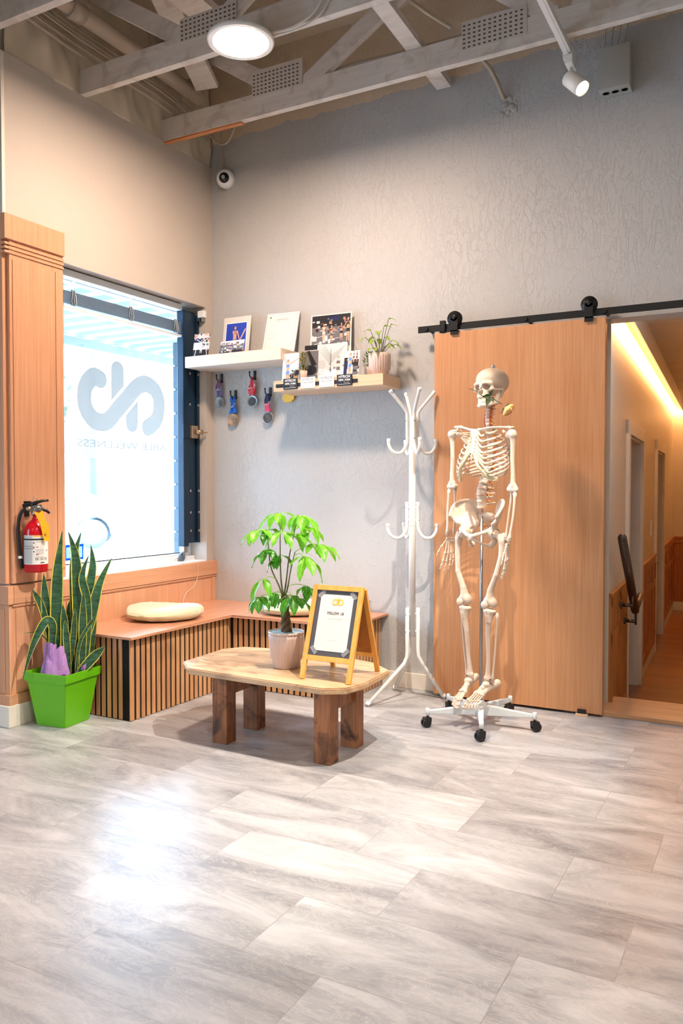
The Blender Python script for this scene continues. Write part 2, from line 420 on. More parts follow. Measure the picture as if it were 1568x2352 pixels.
def obj(name, bm, mats, parent=None, loc=(0, 0, 0), rot=None, smooth=None, label=None, fix=True):
    if fix: bmesh.ops.recalc_face_normals(bm, faces=bm.faces[:])
    if smooth is not None:
        for f in bm.faces: f.smooth = smooth
    me = bpy.data.meshes.new(name); bm.to_mesh(me); bm.free()
    if not isinstance(mats, (list, tuple)): mats = [mats]
    for m in mats: me.materials.append(M[m] if isinstance(m, str) else m)
    o = bpy.data.objects.new(name, me); C.objects.link(o)
    o.location = loc
    if rot is not None: o.rotation_euler = rot
    if parent is not None: o.parent = parent
    if label: o['label'] = label
    return o
def thing(name, label, cat, loc=(0, 0, 0), rotz=0.0, group=None):
    o = bpy.data.objects.new(name, None); C.objects.link(o); o.empty_display_size = 0.05
    o.location = loc; o.rotation_euler = (0, 0, rotz); o['label'] = label; o['category'] = cat
    if group: o['group'] = group
    return o
def tag(o, label, cat, group=None, kind=None):
    o['label'] = label; o['category'] = cat
    if group: o['group'] = group
    if kind: o['kind'] = kind
    return o
def struct(name, bm, mats, **k):
    o = obj(name, bm, mats, **k); o['kind'] = 'structure'; return o
def bx(name, b, mat, parent=None, bev=0.0, **k):
    bm = new(); box(bm, *b, bev=bev); return obj(name, bm, mat, parent, **k)
def copy_tree(o, parent=None):
    c = o.copy(); C.objects.link(c)
    if parent is not None: c.parent = parent
    for ch in list(o.children): copy_tree(ch, c)
    return c
def dup(o, loc, rotz, label=None):
    c = copy_tree(o); c.location = loc; c.rotation_euler = (0, 0, rotz)
    if label: c['label'] = label
    return c
def text_faces(s, size, width=None, bold=0.0, align='CENTER'):
    """built-in font -> triangle list in the XY plane"""
    cu = bpy.data.curves.new('t', 'FONT'); cu.body = s; cu.size = size; cu.align_x = align; cu.align_y = 'CENTER'; cu.offset = bold; cu.resolution_u = 3
    o = bpy.data.objects.new('t', cu); C.objects.link(o)
    dg = bpy.context.evaluated_depsgraph_get(); me = bpy.data.meshes.new_from_object(o.evaluated_get(dg))
    vs = [v.co.copy() for v in me.vertices]; fs = [tuple(p.vertices) for p in me.polygons]
    bpy.data.objects.remove(o, do_unlink=True); bpy.data.curves.remove(cu); bpy.data.meshes.remove(me)
    if width and vs:
        xs = [v.x for v in vs]; w = max(xs) - min(xs); k = width / w
        for v in vs: v.x *= k
    return vs, fs
def text(bm, s, size, o, u, v, mi=0, width=None, bold=0.0, depth=0.0, align='CENTER'):
    vs, fs = text_faces(s, size, width, bold, align); o = Vector(o); u = Vector(u); v = Vector(v)
    V = [bm.verts.new(o + u * p.x + v * p.y) for p in vs]
    for f in fs:
        try: bm.faces.new([V[i] for i in f]).material_index = mi
        except ValueError: pass
def ribbon(bm, pts, w, f3, th=None, mi=0, cap0=True, cap1=True, seg=10):
    """flat 2D stroke of width w through pts with round caps; f3 maps (x,y)->Vector"""
    P = [Vector((a, b)) for a, b in pts]; L = []; Rr = []
    for i, p in enumerate(P):
        d = (P[min(i + 1, len(P) - 1)] - P[max(i - 1, 0)]).normalized(); n = Vector((-d.y, d.x))
        L.append(p + n * w / 2); Rr.append(p - n * w / 2)
    a = [bm.verts.new(f3(*q)) for q in L]; b = [bm.verts.new(f3(*q)) for q in Rr]
    for i in range(len(P) - 1): bm.faces.new((a[i], a[i + 1], b[i + 1], b[i])).material_index = mi
    for on, i, j in ((cap0, 0, 1), (cap1, len(P) - 1, len(P) - 2)):
        if not on: continue
        d = (P[i] - P[j]).normalized(); n = Vector((-d.y, d.x)); c = P[i]
        ring = [c + n * (w / 2 * math.cos(PI * k / seg)) + d * (w / 2 * math.sin(PI * k / seg)) for k in range(seg + 1)]
        bm.faces.new([bm.verts.new(f3(*q)) for q in ring]).material_index = mi
def cr2(pts, n=5): return [(p.x, p.y) for p in smooth_path([(a, b, 0) for a, b in pts], n)]

# ================================================================== STRUCTURE
bm = new(); box(bm, -1.75, 8.0, -8.0, 0.30, -0.35, 0.0); struct('floor', bm, 'floor')
# back wall (with the hallway opening), grey plaster
bm = new(); box(bm, -0.2, 2.46, 0.0, 0.14, 0.0, 3.92); box(bm, 2.46, 3.55, 0.0, 0.14, 2.032, 3.92); box(bm, 3.55, 8.0, 0.0, 0.14, 0.0, 3.92)
struct('wall_back', bm, 'plaster_back')
# left wall with shop window opening
bm = new()
box(bm, -0.2, 0.0, -1.616, 0.0, 0.0, 0.69); box(bm, -0.2, 0.0, -1.616, 0.0, 2.345, 3.265)
box(bm, -0.2, 0.0, -1.616, -1.30, 0.69, 2.345); box(bm, -0.2, 0.0, -0.07, 0.0, 0.69, 2.345)
struct('wall_left', bm, 'plaster_left')
bm = new(); box(bm, -0.2, -0.04, -1.2, 0.0, 3.265, 3.92); box(bm, -1.75, -0.04, -8, -1.2, 3.265, 3.92); struct('wall_upper', bm, 'room_wall')
# rest of the room shell, behind and beside the camera
bm = new(); box(bm, -1.75, -0.2, -1.66, -1.616, 0, 3.3); struct('wall_entry', bm, 'room_wall')
bm = new(); box(bm, -1.75, -1.62, -8, -5.2, 0, 3.92); box(bm, -1.75, -1.62, -4.3, -1.62, 0, 3.92); box(bm, -1.75, -1.62, -5.2, -4.3, 2.3, 3.92); box(bm, -1.75, -1.62, -5.2, -4.3, 0, 0.2)
struct('wall_street', bm, 'room_wall')
bm = new(); box(bm, 7.9, 8.0, -8, 0.0, 0, 3.92); struct('wall_right', bm, 'room_wall')
bm = new(); box(bm, -1.75, 8.0, -8.1, -8.0, 0, 3.92); struct('wall_front', bm, 'room_wall')
bm = new(); box(bm, -1.75, 8.0, -8.1, 0.14, 3.92, 4.0); struct('ceiling', bm, 'deck')

# wood cladding of the left wall: pillar by the window and apron under it
bm = new()
X = 0.022
box(bm, 0.0, X, -1.616, -1.284, 0.70, 2.478, 0)                      # pillar panel
box(bm, 0.0, X + 0.012, -1.62, -1.280, 2.365, 2.485, 0, 0.002)        # head band
for z in (2.345, 2.325, 2.305): box(bm, 0.0, X + 0.006, -1.618, -1.281, z - 0.006, z + 0.006, 0, 0.002)
box(bm, X, X + 0.004, -1.60, -1.340, 0.75, 2.275, 0, 0.001)          # raised field
box(bm, X, X + 0.004, -1.336, -1.287, 0.75, 2.275, 0, 0.001)
box(bm, 0.0, X + 0.010, -1.622, 0.0, 0.600, 0.690, 1, 0.002)         # cap rail
for z in (0.596, 0.590): box(bm, 0.0, X + 0.005, -1.62, 0.0, z - 0.004, z + 0.002, 1)
box(bm, 0.0, X - 0.004, -1.616, 0.0, 0.10, 0.60, 0)
box(bm, X - 0.004, X, -1.600, -1.31, 0.16, 0.575, 0, 0.001); box(bm, X - 0.004, X, -1.28, -0.06, 0.16, 0.575, 0, 0.001); box(bm, X - 0.004, X + 0.002, -0.045, -0.005, 0.43, 0.585, 0, 0.001)
box(bm, 0.0, X + 0.006, -1.62, -1.30, 0.10, 0.155, 1, 0.002)
# end face towards the room
box(bm, -0.2, 0.0, -1.640, -1.616, 0.70, 2.478, 0); box(bm, -0.2, X + 0.012, -1.650, -1.616, 2.365, 2.485, 0, 0.002)
for z in (2.345, 2.325, 2.305): box(bm, -0.2, X + 0.006, -1.646, -1.618, z - 0.006, z + 0.006, 0, 0.002)
box(bm, -0.2, X + 0.010, -1.652, -1.616, 0.600, 0.690, 1, 0.002); box(bm, -0.2, X - 0.004, -1.638, -1.616, 0.10, 0.60, 0); box(bm, -0.2, -0.012, -1.642, -1.638, 0.16, 0.575, 0, 0.001)
box(bm, -0.2, X + 0.006, -1.648, -1.616, 0.10, 0.155, 1, 0.002)
struct('trim_1', bm, ['veneer', 'veneer_h'])
bm = new(); box(bm, -0.2, 0.0, -1.634, -1.616, 2.485, 3.265); struct('trim_2', bm, 'white_trim')
bm = new(); box(bm, -0.2, X + 0.014, -1.660, -1.28, 0.0, 0.105, 0, 0.003); struct('baseboard_left', bm, 'white_trim')
bm = new(); box(bm, 1.25, 1.75, -0.014, 0.0, 0.0, 0.092, 0, 0.003); struct('baseboard_back', bm, 'white_trim')

# shop window: frame, sill, pane, transfer lettering
bm = new()
fx0, fx1 = -0.19, -0.13
box(bm, fx0, fx1, -1.30, -0.07, 0.69, 0.742, 0, 0.003); box(bm, fx0, fx1, -1.30, -0.07, 2.30, 2.345, 0, 0.003)
box(bm, fx0, fx1, -0.115, -0.07, 0.742, 2.30, 0, 0.003); box(bm, fx0, fx1, -1.30, -1.285, 0.742, 2.30, 0, 0.003)
box(bm, -0.15, -0.10, -1.27, -0.07, 0.69, 0.722, 0, 0.003); box(bm, -0.13, 0.0, -1.30, -0.07, 0.688, 0.696, 0, 0.002)
box(bm, -0.155, -0.145, -1.30, -0.115, 0.742, 0.748, 1)
wf = struct('window_1', bm, ['white_plastic', 'black_plastic'])
bm = new(); box(bm, -0.165, -0.160, -1.30, -0.115, 0.742, 2.30); pn = obj('pane', bm, 'glass', wf)
bm = new(); gx = -0.1585
F3 = lambda y, z: Vector((gx, y + 0.034, z))
S = [(-0.880, 1.797), (-0.918, 1.806), (-0.959, 1.789), (-0.995, 1.741), (-1.006, 1.677), (-0.991, 1.616), (-0.944, 1.566), (-0.877, 1.549), (-0.814, 1.567), (-0.749, 1.628), (-0.669, 1.701), (-0.601, 1.766), (-0.545, 1.802), (-0.489, 1.812), (-0.424, 1.790), (-0.383, 1.739), (-0.377, 1.68), (-0.396, 1.609), (-0.441, 1.566), (-0.484, 1.545)]
ribbon(bm, cr2(S, 4), 0.106, F3)
k = 0.106 / 2
def poly(bm, pts, mi=0): bm.faces.new([bm.verts.new(F3(*p)) for p in pts]).material_index = mi
poly(bm, [(-0.741 + k * math.cos(PI * i / 10), 1.868 + k * math.sin(PI * i / 10)) for i in range(11)] + [(-0.794, 1.680), (-0.688, 1.779)])
poly(bm, [(-0.622 - k * math.cos(PI * i / 10), 1.560 - k * math.sin(PI * i / 10)) for i in range(11)] + [(-0.569, 1.703), (-0.675, 1.604)])
dc = obj('logo_decal', bm, 'decal', wf, fix=False)
bm = new()
text(bm, 'ABLE WELLNESS', 0.060, (gx, -0.652, 1.421), (0, -1, 0), (0, 0.004, 1), width=0.755, bold=0.0010)
text(bm, 'C  E  N  T  R  E', 0.036, (gx, -0.652, 1.355), (0, -1, 0), (0, 0, 1), width=0.40, bold=0.0004)
obj('window_lettering', bm, 'decal', wf, fix=False)
bm = new()
for (a, b, c, d, mi) in ((-1.155, -1.02, 0.764, 0.778, 0), (-1.155, -1.02, 0.838, 0.852, 0), (-1.155, -1.146, 0.778, 0.838, 0), (-1.030, -1.02, 0.778, 0.838, 0)):
    poly(bm, [(a, c), (b, c), (b, d), (a, d)], mi)
poly(bm, [(-1.146, 0.778), (-1.030, 0.778), (-1.030, 0.838), (-1.146, 0.838)], 1)
st = obj('window_sticker', bm, ['decal_blue', 'decal_pale'], wf, fix=False)
bm = new(); gx = -0.1570; text(bm, 'MONITORED', 0.016, (gx, -1.054, 0.805), (0, -1, 0), (0, 0, 1), width=0.085); text(bm, 'BY', 0.010, (gx, -1.054, 0.824), (0, -1, 0), (0, 0, 1)); obj('sticker_print', bm, 'decal_red', st, fix=False)

# hallway beyond the sliding door (a touch out of square with the room)
HA = R(-3.1)
def H(s, o, z): return Vector((2.52 + s * math.sin(HA) + o * math.cos(HA), s * math.cos(HA) - o * math.sin(HA), z))
def hbox(bm, s0, s1, o0, o1, z0, z1, mi=0, bev=0.0):
    m = Matrix.Identity(4); m.col[0][:3] = H(0, 1, 0) - H(0, 0, 0); m.col[1][:3] = H(1, 0, 0) - H(0, 0, 0); m.translation = H(0, 0, 0)
    box(bm, o0, o1, s0, s1, z0, z1, mi, bev, m)
ZF = -0.26
bm = new(); hbox(bm, 0.28, 7.5, -1.5, 1.15, ZF - 0.05, ZF); struct('floor_hall', bm, 'hall_floor')
bm = new(); box(bm, 2.46, 3.60, -0.062, 0.16, 0.0, 0.022, 0, 0.003); box(bm, 2.46, 3.60, 0.165, 0.30, -0.005, 0.020, 0, 0.003); box(bm, 2.46, 3.60, 0.28, 0.30, ZF, 0.0)
struct('trim_3', bm, 'threshold')
D1 = (0.98, 1.84); D2 = (3.22, 4.10); DT = 1.50
bm = new()
def seg(s0, s1, z0=ZF, z1=2.35): hbox(bm, s0, s1, -0.12, 0.0, z0, z1)
seg(0.14, D1[0]); seg(D1[1], D2[0]); seg(D2[1], 5.9); seg(D1[0], D1[1], DT); seg(D2[0], D2[1], DT)
struct('wall_hall_left', bm, 'hall_wall')
bm = new(); hbox(bm, 5.9, 6.0, -0.1, 1.25, ZF, 2.35); hbox(bm, 0.09, 6.0, 0.95, 1.25, ZF, 2.35)
# side rooms behind the two openings
for a, b in (D1, D2): hbox(bm, a - 0.2, b + 0.6, -1.3, -1.25, ZF, 2.35); hbox(bm, b + 0.55, b + 0.6, -1.3, -0.1, ZF, 2.35); hbox(bm, a - 0.25, a - 0.2, -1.3, -0.12, ZF, 2.35)
struct('wall_hall_end', bm, 'hall_wall')
bm = new(); hbox(bm, 0.22, 7.0, -1.5, 1.2, 2.20, 2.24)
struct('ceiling_hall', bm, 'tile_ceiling')
bm = new()                                                                     # ceiling grid
for s in [0.45 + 0.61 * i for i in range(9)]: hbox(bm, s, s + 0.006, 0.10, 1.1, 2.197, 2.20)
hbox(bm, 0.15, 5.9, 0.55, 0.556, 2.197, 2.20)
struct('trim_4', bm, 'hall_wall')
bm = new(); hbox(bm, 0.15, 5.85, 0.085, 0.10, 2.065, 2.20); hbox(bm, 5.79, 5.805, 0.085, 1.05, 2.065, 2.20); struct('trim_5', bm, 'white_trim')
def wains(bm, s0, s1, o=0.0, n=3):
    hbox(bm, s0, s1, o, o + 0.012, ZF + 0.10, 0.60, 0); hbox(bm, s0, s1, o, o + 0.024, 0.585, 0.605, 0, 0.002)
    hbox(bm, s0, s1, o + 0.012, o + 0.020, 0.53, 0.585, 0); hbox(bm, s0, s1, o + 0.012, o + 0.020, 0.33, 0.39, 0); hbox(bm, s0, s1, o + 0.012, o + 0.020, ZF + 0.10, ZF + 0.17, 0)
    w = (s1 - s0) / n
    for i in range(n + 1):
        c = s0 + w * i; hbox(bm, max(s0, c - 0.03), min(s1, c + 0.03), o + 0.012, o + 0.020, ZF + 0.10, 0.585, 0)
bm = new(); wains(bm, 0.145, D1[0] - 0.09, n=2); wains(bm, D1[1] + 0.09, D2[0] - 0.09, n=4); wains(bm, D2[1] + 0.09, 5.9, n=4)
for z0, z1, d in ((ZF + 0.10, 0.60, 0.012), (0.585, 0.605, 0.024), (0.53, 0.585, 0.02), (0.33, 0.39, 0.02)): hbox(bm, 5.9 - d, 5.9, 0.0, 0.27, z0, z1)
struct('trim_6', bm, 'hall_wood')
bm = new()
for a, b in ((0.145, D1[0] - 0.09), (D1[1] + 0.09, D2[0] - 0.09), (D2[1] + 0.09, 5.9)): hbox(bm, a, b, 0.0, 0.016, ZF, ZF + 0.10, 0, 0.002)
hbox(bm, 5.884, 5.9, 0.0, 0.27, ZF, ZF + 0.10)
struct('baseboard_hall', bm, 'white_trim')
for i, (a, b) in enumerate((D1, D2)):                                          # casings and jambs
    bm = new()
    for c in (a, b): hbox(bm, c - 0.09, c, 0.0, 0.022, ZF, DT + 0.09, 0, 0.002) if c == a else hbox(bm, c, c + 0.09, 0.0, 0.022, ZF, DT + 0.09, 0, 0.002)
    hbox(bm, a - 0.09, b + 0.09, 0.0, 0.024, DT, DT + 0.09, 0, 0.002)
    hbox(bm, a, a + 0.012, -0.13, 0.0, ZF, DT); hbox(bm, b - 0.012, b, -0.13, 0.0, ZF, DT); hbox(bm, a, b, -0.13, 0.0, DT - 0.012, DT)
    struct('door_%d' % (i + 2), bm, 'white_trim')
bm = new(); hbox(bm, 5.87, 5.9, 0.27, 0.36, ZF, 1.6, 0, 0.002); hbox(bm, 5.87, 5.9, 0.36, 1.0, 1.5, 1.6, 0, 0.002); hbox(bm, 5.89, 5.9, 0.36, 1.0, ZF, 1.5); struct('door_4', bm, 'white_trim')
bm = new(); hbox(bm, 0.15, 5.88, 0.010, 0.050, 2.032, 2.064); hbox(bm, 5.85, 5.89, 0.05, 1.04, 2.032, 2.064)
tag(obj('led_strip', bm, 'strip_glow'), 'glowing warm light strip running along the top of the hallway wall', 'light strip')
# handrail on the hallway wall, dropping past the step
t = thing('handrail', 'dark bronze metal handrail sloping down on the hallway wall beside the sliding door', 'handrail', H(0, 0, 0), -HA)
def HL(s, o, z): return Vector((o, s, z))
bm = new(); tube(bm, [HL(0.10, 0.07, 0.905), HL(0.66, 0.085, 0.452)], 0.024, 14); ball(bm, HL(0.10, 0.07, 0.905), 0.024); ball(bm, HL(0.66, 0.085, 0.452), 0.024)
tube(bm, [HL(0.66, 0.085, 0.452), HL(0.98, 0.085, 0.50)], 0.020, 14); obj('rail', bm, M.setdefault('bronze_rail', plain('bronze_rail', '5a4c42', 0.35, 0.7)), t)
for s, z in ((0.50, 0.50), (0.70, 0.38)):
    bm = new(); cyl(bm, HL(s, 0.0205, z), HL(s, 0.085, z), 0.011); cyl(bm, HL(s, 0.0205, z), HL(s, 0.03, z), 0.022); cyl(bm, HL(s, 0.085, z - 0.02), HL(s, 0.085, z + 0.06), 0.007)
    obj('bracket', bm, 'bronze_rail', t)
t = thing('door_knob', 'small dark knob on the second hallway doorway', 'knob', H(4.08, -0.05, 0.44), -HA)
kn_ = t
bm = new(); cyl(bm, (0, 0.02, 0), (0, -0.02, 0), 0.010); ball(bm, (0, -0.035, 0), 0.022); obj('knob', bm, 'bronze_rail', t)
for o_ in [x for x in C.objects if x.name == 'door_3']:
    for ch in list(t.children): ch.parent = o_; ch.name = 'door_knob'; ch.location = t.location; ch.rotation_euler = t.rotation_euler
    bpy.data.objects.remove(t, do_unlink=True)
tag(bx('light_switch', (-0.0, 0.008, -0.04, 0.04, -0.06, 0.06), 'white_plastic', loc=H(2.75, 0.002, 0.84), rot=(0, 0, -HA), bev=0.002), 'white light switch plate on the hallway wall between the two doorways', 'switch')

# ================================================================== SLIDING DOOR
dr = thing('sliding_door', 'large flat oak veneer sliding barn door behind the skeleton', 'door', (2.07, -0.08, 0))
bx('door_panel', (-0.46, 0.458, -0.02, 0.022, 0.014, 2.023), 'door_wood', dr, 0.0015)
def hanger(x):
    bm = new(); box(bm, x - 0.021, x + 0.021, -0.034, -0.028, 2.006, 2.10, 0, 0.001); lathe(bm, [(0.0, 0), (0.021, 0), (0.021, 0.006), (0, 0.006)], (x, -0.028, 2.10), 20, 0, ax((0, -1, 0))); box(bm, x - 0.021, x + 0.021, -0.034, 0.02, 2.024, 2.030)
    h = obj('hanger_strap', bm, 'black_metal', dr)
    bm = new(); lathe(bm, [(0.0, 0), (0.041, 0), (0.041, 0.004), (0.034, 0.006), (0.034, 0.012), (0.041, 0.014), (0.041, 0.018), (0, 0.018)], (x, -0.010, 2.094), 32, 0, ax((0, -1, 0))); obj('roller_wheel', bm, 'black_metal', h)
    bm = new(); cyl(bm, (x, -0.034, 2.096), (x, -0.044, 2.096), 0.010, 6); obj('axle_bolt', bm, 'black_metal', h)
hanger(-0.341); hanger(0.377)
rl = thing('door_rail', 'black steel rail above the oak sliding door', 'rail', (2.2, -0.1, 2.053))
bx('rail_bar', (-0.69, 1.5, 0.004, 0.012, -0.018, 0.018), 'black_metal', rl, 0.001)
for x in (-0.64, -0.08, 0.32, 0.9):
    bm = new(); cyl(bm, (x, -0.004, 0), (x, 0.099, 0), 0.009, 12); cyl(bm, (x, 0.004, 0), (x, -0.006, 0), 0.013, 6); obj('spacer_bolt', bm, 'black_metal', rl)
bm = new(); box(bm, -0.555, -0.525, -0.012, 0.014, -0.024, 0.036, 0, 0.002); box(bm, -0.56, -0.50, 0.0, 0.01, -0.03, -0.016, 0); obj('end_stop', bm, 'black_metal', rl)
t = thing('door_guide', 'small black floor guide at the foot of the sliding door', 'door guide', (2.43, -0.105, 0))
bx('guide_base', (-0.03, 0.03, -0.02, 0.001, 0.0, 0.012), 'shelf_wood', t, 0.001); bx('guide_bracket', (-0.022, 0.022, -0.012, -0.006, 0.012, 0.035), 'black_plastic', t, 0.001)

# ================================================================== CEILING WORKS
def truss(y, x0, x1, nodes, plates, label, top=3.86):
    t = thing('ceiling_truss', label, 'roof truss', (x0, y, 3.265), 0, 'painted timber roof trusses under the deck')
    L = x1 - x0
    bx('bottom_chord', (0, L, 0, 0.040, 0, 0.128), 'joist', t, 0.002); bx('top_chord', (0, L, 0, 0.040, top - 3.265 - 0.09, top - 3.265), 'joist', t, 0.002)
    for xb, xt in nodes:
        bm = new(); bar(bm, (xb - x0, 0.020, 0.10), (xt - x0, 0.020, top - 3.265 - 0.06), 0.09, 0.036, (0, 1, 0), 0, 0.001); obj('web', bm, 'joist', t)
    for px0, px1, z0, z1 in plates:
        bm = new(); box(bm, px0 - x0, px1 - x0, -0.0035, -0.0005, z0 - 3.265, z1 - 3.265)
        nx = int((px1 - px0) / 0.026); nz = int((z1 - z0) / 0.021)
        for i in range(nx):
            for j in range(nz):
                cx = px0 - x0 + 0.013 + i * 0.026; cz = z0 - 3.265 + 0.010 + j * 0.021
                box(bm, cx - 0.006, cx + 0.006, -0.0045, -0.0033, cz - 0.004, cz + 0.003, 1)
        obj('nail_plate', bm, ['plate', 'plate_hole'], t)
    return t
truss(-0.474, -0.05, 7.9, [(0.86, 0.20), (0.98, 1.72), (2.35, 1.80), (2.45, 3.1)], [(0.655, 0.985, 3.375, 3.515), (1.90, 2.225, 3.318, 3.455)], 'cream painted roof truss nearest the back wall, with two perforated nail plates')
tr1 = [o_ for o_ in C.objects if o_.name.startswith('ceiling_truss')][0]
bx('bare_batten', (0.0, 0.62, 0.006, 0.036, -0.010, -0.0005), wood('bare_wood', 'b8774a', 'd09060', (3, 40, 40)), tr1)
truss(-1.130, -0.05, 7.9, [(0.72, 0.05), (0.85, 1.55), (2.2, 1.6)], [(0.68, 1.02, 3.360, 3.47)], 'cream painted roof truss the round ceiling lamp hangs under')
truss(-1.787, -1.5, 7.9, [(0.9, 0.2), (1.0, 1.7)], [], 'cream painted roof truss crossing the top left corner of the picture')
def timber(name, label, p, q, w, d):
    bm = new(); bar(bm, Vector(), Vector(q) - Vector(p), w, d, (0, 0, 1), 0, 0.001); return tag(obj(name, bm, 'joist', loc=p), label, 'timber brace', 'loose braces between the trusses')
timber('timber_brace', 'flat painted timber brace lying across the front truss and touching the back wall', (1.63, -0.02, 3.412), (1.70, -2.3, 3.412), 0.085, 0.036)
timber('timber_brace', 'wide painted board running away from the lamp between the trusses near the left', (0.58, -0.50, 3.70), (0.58, -1.75, 3.70), 0.16, 0.04)
timber('timber_brace', 'slanting painted board beside the white pipe near the corner', (0.28, -0.40, 3.55), (0.42, -1.05, 3.84), 0.14, 0.03)
# vapour barrier folded over the top of the left wall: crumpled sheet
def crumple(x, y0, y1, z0, z1, ny, nz, amp, seed):
    bm = new(); rnd = random.Random(seed); ph = [rnd.uniform(0, 6.3) for _ in range(8)]; g = []
    for j in range(nz + 1):
        row = []
        for i in range(ny + 1):
            y = y0 + (y1 - y0) * i / ny; z = z0 + (z1 - z0) * j / nz
            d = amp * (0.5 * math.sin(13 * y + 7 * z + ph[0]) + 0.3 * math.sin(31 * y - 11 * z + ph[1]) + 0.3 * math.sin(9 * z + 5 * y + ph[2]) + 0.2 * math.sin(57 * y + 23 * z + ph[3])) * (0.3 + 0.7 * min(1, (z - z0) / 0.12))
            row.append(bm.verts.new((x + d, y, z)))
        g.append(row)
    for j in range(nz):
        for i in range(ny):
            f = bm.faces.new((g[j][i], g[j][i + 1], g[j + 1][i + 1], g[j + 1][i])); f.smooth = True
    return bm
o = obj('vapour_barrier', crumple(-0.008, -1.60, -0.01, 3.262, 3.90, 130, 40, 0.028, 4), 'insulation'); tag(o, 'crumpled beige vapour barrier sheet above the left wall behind the pipe and cables', 'insulation sheet')
s = o.modifiers.new('thickness', 'SOLIDIFY'); s.thickness = 0.003
pipe = thing('ceiling_pipe', 'thick white painted pipe running above the trusses along the left wall', 'pipe', (0.14, -0.30, 3.56))
bm = new(); tube(bm, [(0, 0, 0), (0.0, -0.55, 0.02), (0.0, -1.5, 0.03), (0, -4.5, 0.03)], 0.043, 24); obj('pipe_run', bm, 'ducting', pipe)
for y in (-0.02, -0.42, -0.95):
    bm = new(); tube(bm, [(0, y, 0.02), (0, y - 0.09, 0.02)], 0.050, 24); obj('pipe_coupling', bm, 'ducting', pipe)
def cable(label, pts, r=0.004, mat='cable', name='cable', cat='cable', group=None, rib=False):
    p0 = Vector(pts[0]); path = smooth_path([Vector(p) - p0 for p in pts], 8)
    bm = new()
    if rib:
        path = smooth_path([Vector(p) - p0 for p in pts], 24); tube(bm, path, [r * (1.15 if i % 2 else 0.9) for i in range(len(path))], 8)
    else: tube(bm, path, r, 8)
    return tag(obj(name, bm, mat, loc=p0), label, cat, group)
rnd = random.Random(3)
for i in range(9):
    z = 3.42 + 0.028 * (i % 5); x = 0.05 + 0.012 * (i // 3) + rnd.uniform(0, 0.02)
    cable('thin painted cable in the bundle running along the top of the left wall', [(x, -0.12, z - 0.05), (x + 0.01, -0.6, z + 0.005), (x, -1.2, z + 0.012), (x + 0.02, -1.9, z + 0.03), (x, -3.0, z)], 0.0045, group='cable bundle above the left wall')
cable('loose cable hanging down from the ceiling corner to the dome camera', [(0.12, -0.05, 3.45), (0.11, -0.04, 3.36), (0.115, -0.03, 3.28), (0.10, -0.02, 3.21)], 0.004)
cable('looped cable end sagging under the front truss by the corner', [(0.10, -0.20, 3.42), (0.18, -0.16, 3.33), (0.27, -0.18, 3.32), (0.34, -0.2, 3.40)], 0.006)
cable('white lamp cable curving up from the round ceiling lamp', [(1.24, -1.18, 3.235), (1.36, -1.16, 3.245), (1.47, -1.15, 3.30), (1.53, -1.15, 3.44), (1.60, -1.15, 3.7)], 0.006, 'white_cable')
cable('second white lamp cable beside the first one', [(1.24, -1.17, 3.225), (1.38, -1.15, 3.235), (1.50, -1.14, 3.29), (1.57, -1.14, 3.44), (1.64, -1.14, 3.7)], 0.005, 'white_cable')
cable('armoured flexible conduit dropping to the round patch on the back wall', [(1.86, -0.44, 3.40), (1.88, -0.30, 3.42), (1.93, -0.12, 3.38), (1.972, -0.015, 3.26)], 0.011, 'cable', 'flex_conduit', 'conduit', rib=True)
cable('conduit lying along the top of the front truss chord', [(0.99, -0.40, 3.42), (1.25, -0.40, 3.44), (1.6, -0.40, 3.43), (1.9, -0.40, 3.43)], 0.013, 'ducting', 'conduit', 'conduit')
cable('thin conduit crossing above the front truss to the long timber brace', [(1.62, -0.95, 3.62), (1.68, -0.80, 3.52), (1.78, -0.66, 3.45), (1.86, -0.52, 3.42)], 0.009, 'cable', 'flex_conduit', 'conduit', rib=True)
bm = new(); rnd = random.Random(5)
for i in range(26):
    a = rnd.uniform(0, 6.3); r_ = rnd.uniform(0.0, 0.055); ball(bm, (r_ * math.cos(a), 0, r_ * math.sin(a)), rnd.uniform(0.008, 0.018), 8, 0, (1, 0.4, 1))
tag(obj('plaster_patch', bm, M.setdefault('patch_grey', plain('patch_grey', 'b2b0ac', 0.7)), loc=(1.985, -0.001, 3.215)), 'rough round plaster patch on the back wall where the conduit enters', 'wall patch')
# round ceiling lamp
lm = thing('ceiling_lamp', 'round glowing white ceiling lamp under the second truss', 'lamp', (1.115, -1.232, 3.2))
bm = new(); lathe(bm, [(0.143, 0.0), (0.150, -0.002), (0.153, 0.008), (0.150, 0.020), (0.05, 0.024), (0.0, 0.024)], (0, 0, 0), 48); obj('bezel', bm, 'paint_white', lm)
bm = new(); lathe(bm, [(0.0, -0.004), (0.08, -0.003), (0.143, 0.001)], (0, 0, 0), 48); obj('diffuser', bm, 'lamp_glow', lm, fix=False)
bm = new(); cyl(bm, (0, 0.06, 0.024), (0, 0.06, 0.066), 0.05, 24); obj('ceiling_box', bm, 'paint_white', lm)
